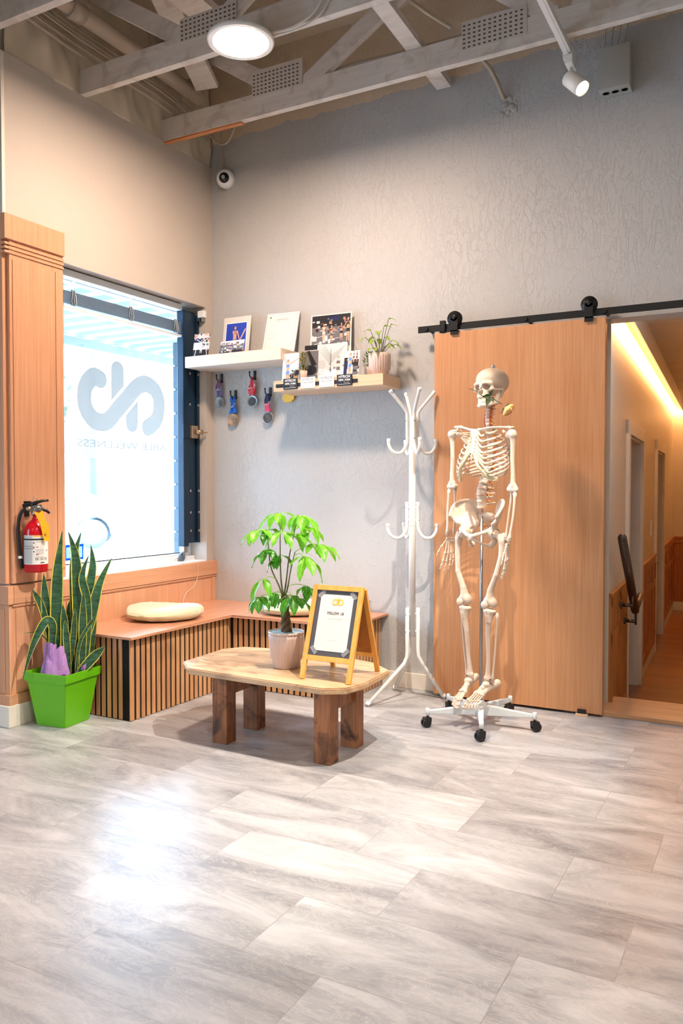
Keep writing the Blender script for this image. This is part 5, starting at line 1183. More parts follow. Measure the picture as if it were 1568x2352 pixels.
# plants on the lower shelf
def bush(label, loc, potr, poth, r_, h_, mat, seed, potmat='pink_pot'):
    t = thing('artificial_bush', label, 'artificial plant', loc)
    bm = new(); lathe(bm, [(potr * 0.8, 0), (potr, poth), (potr * 0.86, poth), (0, poth - 0.004)], (0, 0, 0), 28); obj('pot', bm, potmat, t)
    bm = new(); rn = random.Random(seed)
    for i in range(150):
        a = rn.uniform(0, 6.3); q = rn.random() ** 0.5 * r_; z = poth + rn.random() * h_; q *= 0.55 + 0.45 * math.sin(PI * min(1, (z - poth) / h_ * 0.8 + 0.15))
        p = Vector((q * math.cos(a), q * math.sin(a), z)); leaflet(bm, p, Vector((math.cos(a), math.sin(a), 0.9)), (0, 0, 1), 0.016, 0.008, 0.3, 0.2, 0, None, 3)
    obj('foliage', bm, mat, t, fix=False)
    bm = new()
    for i in range(12): a = i * 0.52; tube(bm, [(0, 0, poth - 0.006), (0.5 * r_ * math.cos(a), 0.5 * r_ * math.sin(a), poth + 0.8 * h_)], 0.0012, 5)
    obj('stems', bm, 'stem', t)
bush('small artificial bush in a pale pot, right of the black and white photo', (1.198, -0.085, T2), 0.030, 0.062, 0.033, 0.085, 'bush_leaf', 3)
bush('small yellowing artificial bush in a pale pot behind the victory photo', (0.790, -0.150, T2), 0.026, 0.062, 0.030, 0.105, 'bush_pale', 6)
po = thing('pothos_plant', 'leafy green pothos in a ribbed pink pot, right end of lower shelf', 'potted plant', (1.297, -0.150, T2))
bm = new(); lathe(bm, [(0.042, 0.0), (0.046, 0.003), (0.049, 0.022), (0.060, 0.036), (0.061, 0.108), (0.058, 0.124), (0.052, 0.124), (0.05, 0.10)], (0, 0, 0), 120, 0, None, 26, 0.05); obj('pot', bm, 'pink_pot', po)
bm = new(); lathe(bm, [(0.0, 0.112), (0.052, 0.108)], (0, 0, 0), 30); obj('soil', bm, 'soil', po, fix=False)
pu = Vector((0.900, 0.436, 0)); pn_ = Vector((0.436, -0.900, 0))
def pl_(u, z, v=0.0): return pu * u + pn_ * v + Vector((0, 0, z - T2))
for i, (u, z, v, L_, W_) in enumerate([(0.023, 2.080, 0.0, 0.055, 0.034), (0.050, 2.120, 0.01, 0.05, 0.030), (0.062, 2.085, 0.02, 0.045, 0.028), (-0.050, 2.055, 0.02, 0.055, 0.030), (-0.078, 2.015, 0.03, 0.05, 0.032), (-0.004, 2.050, 0.03, 0.055, 0.036), (-0.030, 2.000, 0.04, 0.055, 0.034), (0.030, 2.020, 0.03, 0.055, 0.034), (0.070, 2.000, 0.02, 0.060, 0.034), (0.085, 1.975, 0.03, 0.055, 0.034), (0.040, 1.970, 0.04, 0.045, 0.030), (-0.045, 1.955, 0.04, 0.04, 0.026), (-0.015, 1.955, 0.05, 0.045, 0.028), (0.0, 2.02, -0.03, 0.05, 0.034), (-0.03, 2.03, -0.03, 0.05, 0.034), (0.05, 1.99, -0.03, 0.05, 0.034)]):
    tip = pl_(u, z, v); b0 = pl_(u * 0.2, 1.925, v * 0.3)
    bm = new(); tube(bm, smooth_path([b0, (b0 + tip) / 2 + Vector((0, 0, 0.012)), tip], 5), 0.0017, 6, 1)
    d_ = Vector((tip.x, tip.y, 0)); d_ = (d_.normalized() if d_.length > 0.01 else pn_) + Vector((0, 0, 0.5 if z > 2.05 else -0.1)); d_ = d_ + pn_ * 0.35
    leaflet(bm, tip, d_, (0, 0, 1), L_, W_, 1.1, 0.25, 0, None, 7, 'heart'); obj('leaf', bm, ['pothos_leaf', 'stem'], po, fix=False)

# ---- medals on wall hooks
def medal(label, x, zt, zc, r_, face, rib, emb, rib2=None):
    t = thing('medal', label, 'medal', (x, -0.001, zt), 0, 'medals hanging under the upper shelf')
    bm = new(); box(bm, -0.010, 0.010, -0.004, 0.0, -0.055, 0.004, 0, 0.003)
    tube(bm, smooth_path([(0.004, -0.004, -0.045), (-0.008, -0.022, -0.050), (-0.022, -0.026, -0.030), (-0.024, -0.026, -0.008)], 5), 0.0042, 8); ball(bm, (-0.024, -0.026, -0.006), 0.006, 10); cyl(bm, (0.004, -0.003, -0.010), (0.004, -0.008, -0.010), 0.006, 14)
    obj('adhesive_hook', bm, 'black_plastic', t)
    L_ = zt - zc - r_ - 0.040; bm = new(); rn = random.Random(int(x * 1000))
    N_ = 16
    for s_, off in ((0, -0.008), (1, 0.006)):
        rows = []
        for i in range(N_ + 1):
            u = i / N_; w_ = 0.010 + 0.010 * u + 0.004 * math.sin(6 * u + s_ * 2 + x * 9); cx_ = -0.008 + off + 0.006 * math.sin(7 * u + 3 * s_ + x * 20) + 0.004 * u; z_ = -0.038 - L_ * u
            rows.append([bm.verts.new((cx_ + w_ * k, -0.020 - 0.006 * math.cos(k * 3 + 5 * u + s_) - 0.003 * s_, z_ + 0.003 * k)) for k in (-1, -0.3, 0.3, 1)])
        for j, (a, b) in enumerate(zip(rows, rows[1:])):
            for k in range(3):
                f = bm.faces.new((a[k], a[k + 1], b[k + 1], b[k])); f.smooth = True; f.material_index = (1 if (rib2 and j < N_ * 0.5) else 0) if (j + k) % 9 else 2
    rb_ = obj('ribbon', bm, [rib, rib2 or rib, 'light'], t, fix=False); s = rb_.modifiers.new('t', 'SOLIDIFY'); s.thickness = 0.001
    c_ = Vector((-0.008, -0.016, zc - zt)); A_ = ax((0.1, -1, 0.05))
    bm = new(); lathe(bm, [(0.0, 0.0), (r_, 0.0), (r_, 0.005), (r_ * 0.92, 0.006), (r_ * 0.88, 0.004), (0, 0.004)], c_, 40, 0, A_); box(bm, -0.017, 0.001, -0.021, -0.016, zc - zt + r_ - 0.004, zc - zt + r_ + 0.008, 0, 0.001); dk = obj('medal_disc', bm, face, t)
    bm = new(); FR = lambda a, b: c_ + Vector((a, -0.0052, b))
    if emb == 'ring': lathe(bm, [(r_ * 0.62, 0.0045), (r_ * 0.72, 0.0045)], c_, 36, 0, A_); lathe(bm, [(r_ * 0.3, 0.0045), (r_ * 0.4, 0.0045)], c_, 30, 0, A_); text(bm, 'H', r_ * 0.5, FR(0, 0), (1, 0, 0), (0, 0, 1), 0, None, 0.001)
    elif emb == 'tower':
        for q in ([(-.35, -.7), (-.15, -.7), (-.08, .6), (-.12, .6)], [(.35, -.7), (.15, -.7), (.08, .6), (.12, .6)], [(-.3, -.3), (.3, -.3), (.3, -.2), (-.3, -.2)], [(-.2, .2), (.2, .2), (.2, .3), (-.2, .3)], [(-.8, -.1), (-.45, -.5), (-.45, .5), (-.7, .4)]): bm.faces.new([bm.verts.new(FR(a * r_, b * r_)) for a, b in q])
    elif emb == 'city':
        for q in range(6): a = -.65 + .22 * q; hh = (.1, .45, .3, .6, .25, .1)[q]; bm.faces.new([bm.verts.new(FR(x_ * r_, z_ * r_)) for x_, z_ in ((a, -.15), (a + .16, -.15), (a + .16, hh), (a, hh))])
        for q in range(3): bm.faces.new([bm.verts.new(FR(x_ * r_, z_ * r_)) for x_, z_ in ((-.7, -.25 - .16 * q), (.7, -.25 - .16 * q), (.7, -.33 - .16 * q), (-.7, -.33 - .16 * q))])
    else:
        for q in range(7): a = 2 * PI * q / 7; ball(bm, FR(0.5 * r_ * math.cos(a), 0.5 * r_ * math.sin(a)), r_ * 0.14, 8, 0, (1.4, 0.1, 0.8))
        lathe(bm, [(r_ * 0.80, 0.0046), (r_ * 0.86, 0.0046)], c_, 36, 0, A_); text(bm, 'K', r_ * 0.5, FR(0, 0.1 * r_), (1, 0, 0), (0, 0, 1), 0, None, 0.001)
    obj('medal_relief', bm, 'mid', dk, fix=False)
medal('silver medal on a dull purple ribbon, nearest the room corner', 0.078, 1.913, 1.728, 0.038, 'silver', 'purple', 'tower', 'violet')
medal('bronze medal on a bright blue ribbon', 0.190, 1.800, 1.612, 0.039, 'bronze', 'ribbon_blue', 'city')
medal('silver medal on a red ribbon', 0.340, 1.915, 1.722, 0.038, 'silver', 'red', 'ring')
medal('pale silver medal on a navy and pink ribbon', 0.458, 1.802, 1.612, 0.038, 'silver', 'pink', 'clear', 'navy')
o = thing('fruit_ornament', 'small flat yellow ornament with green top on the wall under the lower shelf', 'ornament', (0.596, -0.001, 1.733))
bm = new(); prism(bm, [(-.042, -.010), (-.034, -.012), (-.034, -.022), (-.024, -.028), (.026, -.028), (.030, -.020), (.036, -.014), (.043, -.012), (.043, .016), (.034, .018), (.030, .026), (-.024, .028), (-.034, .022), (-.036, .012), (-.042, .010)], (0, -0.012, 0), (1, 0, 0), (0, 0, 1), (0, 0.012, 0))
obj('ornament_body', bm, 'logo_yellow', o); bm = new(); box(bm, -0.016, 0.016, -0.010, 0, 0.029, 0.038, 0, 0.002); obj('ornament_top', bm, 'green', o)

# ================================================================== SKELETON
# small signed-distance modeller (surface nets) for the organic bones
def A3(p): return np.array(p, dtype=np.float32)
def s_ell(c, r):
    c = A3(c); r = A3(r)
    def f(P):
        q = (P - c) / r; k0 = np.sqrt((q * q).sum(-1)); q2 = (P - c) / (r * r); k1 = np.sqrt((q2 * q2).sum(-1)) + 1e-9
        return k0 * (k0 - 1) / k1
    return f
def s_cap(a, b, ra, rb=None):
    a = A3(a); b = A3(b); rb = ra if rb is None else rb; ba = b - a; bb = float((ba * ba).sum()) + 1e-12
    def f(P):
        pa = P - a; h = np.clip((pa * ba).sum(-1) / bb, 0, 1)
        d = pa - h[..., None] * ba
        return np.sqrt((d * d).sum(-1)) - (ra + (rb - ra) * h)
    return f
def s_chain(pts, rs, k=0.004): return s_uni([s_cap(pts[i], pts[i + 1], rs[i], rs[i + 1]) for i in range(len(pts) - 1)], k)
def s_uni(fs, k=0.005):
    def f(P):
        d = fs[0](P)
        for g in fs[1:]:
            e = g(P)
            if k > 0:
                h = np.clip(0.5 + 0.5 * (e - d) / k, 0, 1); d = e * (1 - h) + d * h - k * h * (1 - h)
            else: d = np.minimum(d, e)
        return d
    return f
def s_sub(a, bs, k=0.003):
    def f(P):
        d = a(P)
        for g in bs:
            e = -g(P); h = np.clip(0.5 - 0.5 * (e - d) / k, 0, 1) if k > 0 else 0
            d = (d * (1 - (1 - h)) + e * (1 - h) + k * h * (1 - h)) if k > 0 else np.maximum(d, e)
        return d
    return f
def nets(f, lo, hi, h, bm=None, mi=0):
    lo = np.array(lo, dtype=np.float32); hi = np.array(hi, dtype=np.float32); n = np.ceil((hi - lo) / h).astype(int) + 1
    gx_ = [lo[i] + h * np.arange(n[i], dtype=np.float32) for i in range(3)]
    D = np.empty(n, dtype=np.float32)
    for i in range(n[0]):
        Y, Z = np.meshgrid(gx_[1], gx_[2], indexing='ij'); D[i] = f(np.stack([np.full_like(Y, gx_[0][i]), Y, Z], -1))
    Sg = D < 0
    acc = np.zeros((n[0] - 1, n[1] - 1, n[2] - 1, 3), dtype=np.float32); cnt = np.zeros((n[0] - 1, n[1] - 1, n[2] - 1), dtype=np.float32)
    cor = [(i, j, k) for i in (0, 1) for j in (0, 1) for k in (0, 1)]
    sl = lambda A, c: A[c[0]:A.shape[0] - 1 + c[0], c[1]:A.shape[1] - 1 + c[1], c[2]:A.shape[2] - 1 + c[2]]
    for a in cor:
        for ax_ in range(3):
            if a[ax_]: continue
            b = list(a); b[ax_] = 1; da = sl(D, a); db = sl(D, b); m = (sl(Sg, a) != sl(Sg, b))
            t = np.where(m, da / np.where(m, da - db, 1), 0)
            for q in range(3): acc[..., q] += np.where(m, a[q] + (t if q == ax_ else 0), 0)
            cnt += m
    ok = cnt > 0; idx = -np.ones(cnt.shape, dtype=int); idx[ok] = np.arange(ok.sum())
    I = np.argwhere(ok); V = lo + h * (I + acc[ok] / cnt[ok][:, None])
    Q = []
    for ax_ in range(3):
        u, v = (ax_ + 1) % 3, (ax_ + 2) % 3
        s0 = [slice(None)] * 3; s1 = [slice(None)] * 3; s0[ax_] = slice(0, -1); s1[ax_] = slice(1, None)
        df = Sg[tuple(s0)] != Sg[tuple(s1)]; E_ = np.argwhere(df)
        E_ = E_[(E_[:, u] > 0) & (E_[:, v] > 0) & (E_[:, u] < n[u] - 1) & (E_[:, v] < n[v] - 1)]
        if not len(E_): continue
        du = np.zeros(3, int); du[u] = 1; dv = np.zeros(3, int); dv[v] = 1
        g = lambda A: idx[A[:, 0], A[:, 1], A[:, 2]]
        q = np.stack([g(E_ - du - dv), g(E_ - dv), g(E_), g(E_ - du)], 1)
        inside = Sg[E_[:, 0], E_[:, 1], E_[:, 2]]; q[~inside] = q[~inside][:, ::-1]; Q.append(q)
    Q = np.concatenate(Q)
    bm = bm or new(); vs = [bm.verts.new(tuple(float(c) for c in p)) for p in V]
    for q in Q:
        if min(q) < 0: continue
        try: ff = bm.faces.new([vs[i] for i in q]); ff.smooth = True; ff.material_index = mi
        except ValueError: pass
    return bm
def mir(p, s): return (p[0] * s, p[1], p[2])
sk = thing('anatomical_skeleton', 'life-size white skeleton model hanging on a five-wheeled stand, a rose in its teeth', 'skeleton', (2.02, -0.50, 0), R(-20))
def bone(name, f, lo, hi, h, parent=None, mats='bone', off=(0, 0, 0), label=None):
    bm = nets(f, lo, hi, h); return obj(name, bm, mats, parent or sk, loc=off, fix=False, label=label)
def shaft(bm, p, q, rm, r0, r1, seg=12, n=14, bend=None):
    """slender bone with swollen ends"""
    p = Vector(p); q = Vector(q); pts = []; rs = []
    for i in range(n + 1):
        t = i / n; pts.append(p.lerp(q, t) + (Vector(bend) * math.sin(PI * t) if bend else Vector()))
        e0 = math.exp(-(t / 0.09) ** 2); e1 = math.exp(-((1 - t) / 0.09) ** 2); rs.append(rm + (r0 - rm) * e0 + (r1 - rm) * e1)
    tube(bm, pts, rs, seg); ball(bm, p, r0, seg); ball(bm, q, r1, seg)

# --- skull
SKC = Vector((0.018, 0.048, 1.655))
K_ = 0.93
def sc_(*a): return tuple(x * K_ for x in a)
cran = s_uni([s_ell(sc_(0, .018, .042), sc_(.071, .090, .067)), s_ell(sc_(0, -.030, .040), sc_(.060, .055, .055)), s_ell(sc_(0, .045, .030), sc_(.064, .062, .058))], 0.02)
face = [s_ell(sc_(0, -.058, -.030), sc_(.034, .028, .034)), s_ell(sc_(0, -.050, .0), sc_(.050, .030, .026))]
for s in (-1, 1):
    face += [s_ell(sc_(.046 * s, -.056, -.012), sc_(.018, .018, .012)), s_cap(sc_(.052 * s, -.050, -.013), sc_(.068 * s, .002, -.010), .0045), s_cap(sc_(.016 * s, -.083, .020), sc_(.048 * s, -.066, .019), .0085), s_cap(sc_(.052 * s, -.062, .016), sc_(.054 * s, -.055, -.012), .0065),
             s_cap(sc_(.056 * s, .026, -.016), sc_(.050 * s, .022, -.044), .0105, .006), s_cap(sc_(.020 * s, -.040, -.045), sc_(.024 * s, -.070, -.048), .010)]
face += [s_cap(sc_(0, -.080, .012), sc_(0, -.094, -.008), .0065, .004), s_cap(sc_(0, -.078, -.048), sc_(0, -.075, -.054), .016, .014), s_ell(sc_(0, .03, -.018), sc_(.045, .05, .02))]
cuts = []
for s in (-1, 1): cuts += [s_ell(sc_(.0300 * s, -.078, -.001), sc_(.0195, .034, .0165)), s_ell(sc_(.076 * s, -.028, .002), sc_(.014, .030, .026)), s_ell(sc_(.046 * s, -.030, -.030), sc_(.012, .020, .016))]
cuts += [s_ell(sc_(0.006, -.086, -.030), sc_(.0075, .022, .015)), s_ell(sc_(-0.006, -.086, -.030), sc_(.0075, .022, .015))]
skull = bone('skull', s_sub(s_uni([cran] + face, 0.009), cuts, 0.003), (-.085, -.105, -.075), (.085, .115, .115), 0.0024, off=SKC)
mand = []
for s in (-1, 1): mand += [s_chain([sc_(.054 * s, -.002, -.018), sc_(.050 * s, .000, -.045), sc_(.046 * s, -.008, -.078)], [.006, .009, .008]), s_chain([sc_(.046 * s, -.010, -.078), sc_(.034 * s, -.048, -.088), sc_(.018 * s, -.074, -.094), sc_(0, -.080, -.096)], [.009, .009, .0095, .010]), s_chain([sc_(.040 * s, -.030, -.072), sc_(.028 * s, -.060, -.076), sc_(0, -.078, -.079)], [.006, .007, .008]), s_cap(sc_(.046 * s, -.012, -.030), sc_(.045 * s, -.015, -.060), .003, .006)]
mand += [s_ell(sc_(0, -.083, -.097), sc_(.018, .008, .010))]
jaw = bone('mandible', s_uni(mand, 0.007), (-.075, -.105, -.115), (.075, .025, -.005), 0.0024, skull)
for up_t, zz in ((1, -.0635), (0, -.0735)):
    bm = new()
    for i in range(14):
        a = R(-80 + 160 * i / 13); x = 0.030 * math.sin(a) * K_; y = (-0.050 - 0.034 * math.cos(a)) * K_
        wv = 0.0042 if abs(i - 6.5) < 1 else 0.0034; e = Matrix.Rotation(-a * 0 + a, 4, 'Z'); e.translation = Vector((x, y, zz * K_))
        box(bm, -wv * 0.9, wv * 0.9, -0.003, 0.004, -0.0052, 0.0052, 0, 0.0014, e)
    obj('teeth', bm, M.setdefault('tooth', plain('tooth', 'e8d8bc', 0.35)), skull if up_t else skull)
bm = new(); cyl(bm, (0, 0.015, 0.098), (0, 0.015, 0.116), 0.0085, 20, 0, None, 0.001); cyl(bm, (0.008, 0.015, 0.108), (0.013, 0.012, 0.106), 0.003, 8); obj('crown_fitting', bm, 'grey_steel', skull)
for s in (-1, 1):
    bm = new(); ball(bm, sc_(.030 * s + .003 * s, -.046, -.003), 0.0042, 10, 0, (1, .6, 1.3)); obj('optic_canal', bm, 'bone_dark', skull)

# --- spine
def vert(r, h, tp, sp):
    fs = [s_uni([s_ell((0, 0, 0), (r, r * 0.85, h * 0.55)), s_ell((0, 0, h * 0.38), (r * 1.12, r * 0.95, h * 0.16)), s_ell((0, 0, -h * 0.38), (r * 1.12, r * 0.95, h * 0.16))], 0.003)]
    for s in (-1, 1): fs += [s_chain([(s * r * 0.6, r * 0.7, 0), (s * r * 0.75, r * 1.5, 0.001), (s * tp, r * 1.9, 0.003)], [h * .20, h * .2, h * .14]), s_cap((s * r * .7, r * 1.5, h * .4), (s * r * .7, r * 1.6, -h * .5), h * .16), s_cap((s * r * .6, r * 1.5, 0), (0, r * 2.3, -.003), h * .18)]
    fs += [s_cap((0, r * 2.2, -0.002), (0, sp, -h * 0.75), h * .17, h * .13)]
    return nets(s_uni(fs, 0.003), (-tp - .008, -r * 1.3, -h), (tp + .008, sp + .01, h * .8), 0.0018)
def mesh_of(bm, name):
    me = bpy.data.meshes.new(name); bm.to_mesh(me); bm.free(); me.materials.append(M['bone']); return me
def sx_y(z):   # curve of the spine: z -> y
    P_ = [(0.99, 0.030), (1.07, 0.006), (1.14, 0.0), (1.20, 0.020), (1.30, 0.062), (1.40, 0.060), (1.46, 0.036), (1.52, 0.028), (1.60, 0.046)]
    for (a, ya), (b, yb) in zip(P_, P_[1:]):
        if z <= b: t = (z - a) / (b - a); t = t * t * (3 - 2 * t); return ya + (yb - ya) * t
    return 0.046
mC = mesh_of(vert(0.0115, 0.0155, 0.026, 0.046), 'vertebra_cervical'); mT = mesh_of(vert(0.0145, 0.0185, 0.036, 0.056), 'vertebra_thoracic'); mL = mesh_of(vert(0.0235, 0.0250, 0.045, 0.064), 'vertebra_lumbar')
def levels():
    z = 1.578
    for i in range(7): yield 'C', z - 0.0178 * i
    for i in range(12): yield 'T', 1.4505 - 0.0197 * i
    for i in range(5): yield 'L', 1.208 - 0.0300 * i
LV = list(levels()); DZ = {'C': (mC, 0.0125, 0.0178), 'T': (mT, 0.0150, 0.0197), 'L': (mL, 0.0235, 0.0300)}
def sxx(z): return 0.018 * max(0, min(1, (z - 1.20) / 0.40))
for kind, z in LV:
    me, r_, dz = DZ[kind]; o = bpy.data.objects.new('vertebra', me); C.objects.link(o); o.parent = sk; y = sx_y(z); o.location = (sxx(z), y, z)
    dy = (sx_y(z + 0.01) - sx_y(z - 0.01)) / 0.02; o.rotation_euler = (-math.atan(dy), 0, 0)
    zd = z - dz / 2; bm = new(); lathe(bm, [(0, -dz * .17), (r_ * .98, -dz * .17), (r_ * 1.03, 0), (r_ * .98, dz * .17), (0, dz * .17)], (0, 0, 0), 22)
    obj('spinal_disc', bm, 'disc', sk, loc=(sxx(zd), sx_y(zd), zd), rot=(-math.atan(dy), 0, 0))
    bm = new()
    for s in (-1, 1): tube(bm, [(s * r_ * .5, r_ * 1.0, -dz * .35), (s * r_ * 1.15, r_ * 1.05, -dz * .42), (s * r_ * 1.6, r_ * 1.2, -dz * .6)], [.0032, .0040, .0026], 8)
    obj('spinal_nerve', bm, 'nerve', sk, loc=(sxx(z), y, z))
bm = new()
for s in (-1, 1): tube(bm, smooth_path([(sxx(1.5) + s * 0.014, sx_y(1.47) - 0.002, 1.462), (sxx(1.5) + s * 0.0165, sx_y(1.5) - 0.004, 1.50), (sxx(1.55) + s * 0.015, sx_y(1.55) + 0.004, 1.56), (0.016 + s * 0.012, 0.05, 1.585)], 5), 0.0019, 8)
obj('vertebral_artery', bm, 'artery', sk)

# --- rib cage
TC = -0.012
def rib_path(i):
    z0 = 1.4505 - 0.0197 * i; yv = sx_y(z0) + 0.018; xo = sxx(z0) * 0.5
    a_ = (0.062, 0.088, 0.106, 0.120, 0.130, 0.137, 0.141, 0.142, 0.140, 0.133, 0.118, 0.095)[i]; yb = yv + 0.012
    yf = (-0.040, -0.052, -0.062, -0.070, -0.076, -0.080, -0.082, -0.082, -0.076, -0.066, -0.03, 0.0)[i]
    drop = (0.040, 0.052, 0.064, 0.075, 0.085, 0.094, 0.100, 0.102, 0.100, 0.094, 0.060, 0.038)[i]
    end = (150, 150, 150, 148, 145, 142, 138, 134, 128, 120, 92, 70)[i]
    cy_ = (yb + yf) / 2; b_ = (yb - yf) / 2; P_ = []
    for k in range(25):
        ph = R(12 + (end - 12) * k / 24); f = ph / PI
        x = a_ * math.sin(ph) ** 0.85; y = cy_ + b_ * math.cos(ph) * (1.0); z = z0 + 0.004 - drop * (f ** 1.25) * (1 if ph < R(150) else 1)
        P_.append(Vector((x + 0.0, y, z)))
    P_.insert(0, Vector((0.012, yv - 0.008, z0)))
    return P_, xo
ST = [(0.002, -0.046, 1.446), (0.0, -0.056, 1.420), (0.0, -0.064, 1.385), (0.0, -0.070, 1.345), (0.0, -0.074, 1.318)]
def st_pt(z):
    for (x0, y0, z0), (x1, y1, z1) in zip(ST, ST[1:]):
        if z >= z1: t = (z0 - z) / (z0 - z1); return Vector((0, y0 + (y1 - y0) * t, z))
    return Vector((0, -0.074, z))
ends = {}
for i in range(12):
    P_, xo = rib_path(i)
    for s in (-1, 1):
        pts = [Vector((p.x * s + xo, p.y, p.z)) for p in P_]; n = len(pts); bm = new()
        # flattened tube, broad side facing outwards
        fr = frames(pts); rings = []
        for k, (p, t, u, v) in enumerate(fr):
            upv = (Vector((0, 0, 1)) - t * t.z).normalized(); nn = t.cross(upv); hw = 0.0062 if 2 < k < n - 2 else 0.0050; tw = 0.0030
            rings.append([bm.verts.new(p + upv * (hw * math.cos(2 * PI * q / 10)) + nn * (tw * math.sin(2 * PI * q / 10))) for q in range(10)])
        for a, b in zip(rings, rings[1:]):
            for q in range(10):
                f = bm.faces.new((a[q], a[(q + 1) % 10], b[(q + 1) % 10], b[q])); f.smooth = True
        bm.faces.new(rings[0][::-1]); bm.faces.new(rings[-1]); obj('rib', bm, 'bone', sk); ends[(i, s)] = pts[-1]
for s in (-1, 1):
    for i in range(10):
        e = ends[(i, s)]
        if i < 7: tgt = st_pt((1.436, 1.420, 1.402, 1.383, 1.366, 1.350, 1.336)[i]) + Vector((s * (0.020 if i < 1 else 0.015), 0, 0)); mid = [e.lerp(tgt, 0.35) + Vector((0, -0.004, -0.010 - 0.0022 * i)), e.lerp(tgt, 0.7) + Vector((0, -0.004, -0.008 - 0.001 * i))]
        else: tgt = ends[(i - 1, s)].lerp(Vector((s * 0.045, -0.082, 1.275 - 0.012 * (i - 7))), 0.55); mid = [e.lerp(tgt, 0.4) + Vector((0, -0.006, -0.014))]
        bm = new(); tube(bm, smooth_path([e + (e - tgt) * 0.02] + mid + [tgt], 6), 0.0056 if i < 7 else 0.0050, 10); obj('costal_cartilage', bm, 'cartilage', sk)
    bm = new(); L0 = [ends[(9, s)] + Vector((0, 0, -0.006)), ends[(8, s)].lerp(ends[(9, s)], 0.35) + Vector((-s * 0.020, -0.006, -0.022)), Vector((s * 0.060, -0.090, 1.262)), Vector((s * 0.036, -0.086, 1.300)), Vector((s * 0.016, -0.076, 1.334))]
    tube(bm, smooth_path(L0, 7), 0.0068, 10); obj('costal_margin', bm, 'cartilage', sk)
stf = s_uni([s_ell((0, -.051, 1.434), (.027, .0055, .020)), s_cap((0, -.056, 1.418), (0, -.072, 1.345), .010, .015), s_cap((0, -.074, 1.330), (0, -.076, 1.302), .006, .0045)], 0.008)
sf = lambda P: np.maximum(stf(P), np.abs((P[..., 1] + .0545) + (1.425 - P[..., 2]) * 0.215) - 0.0048)
bone('sternum', sf, (-.034, -.088, 1.292), (.034, -.036, 1.460), 0.0022, mats='cartilage')

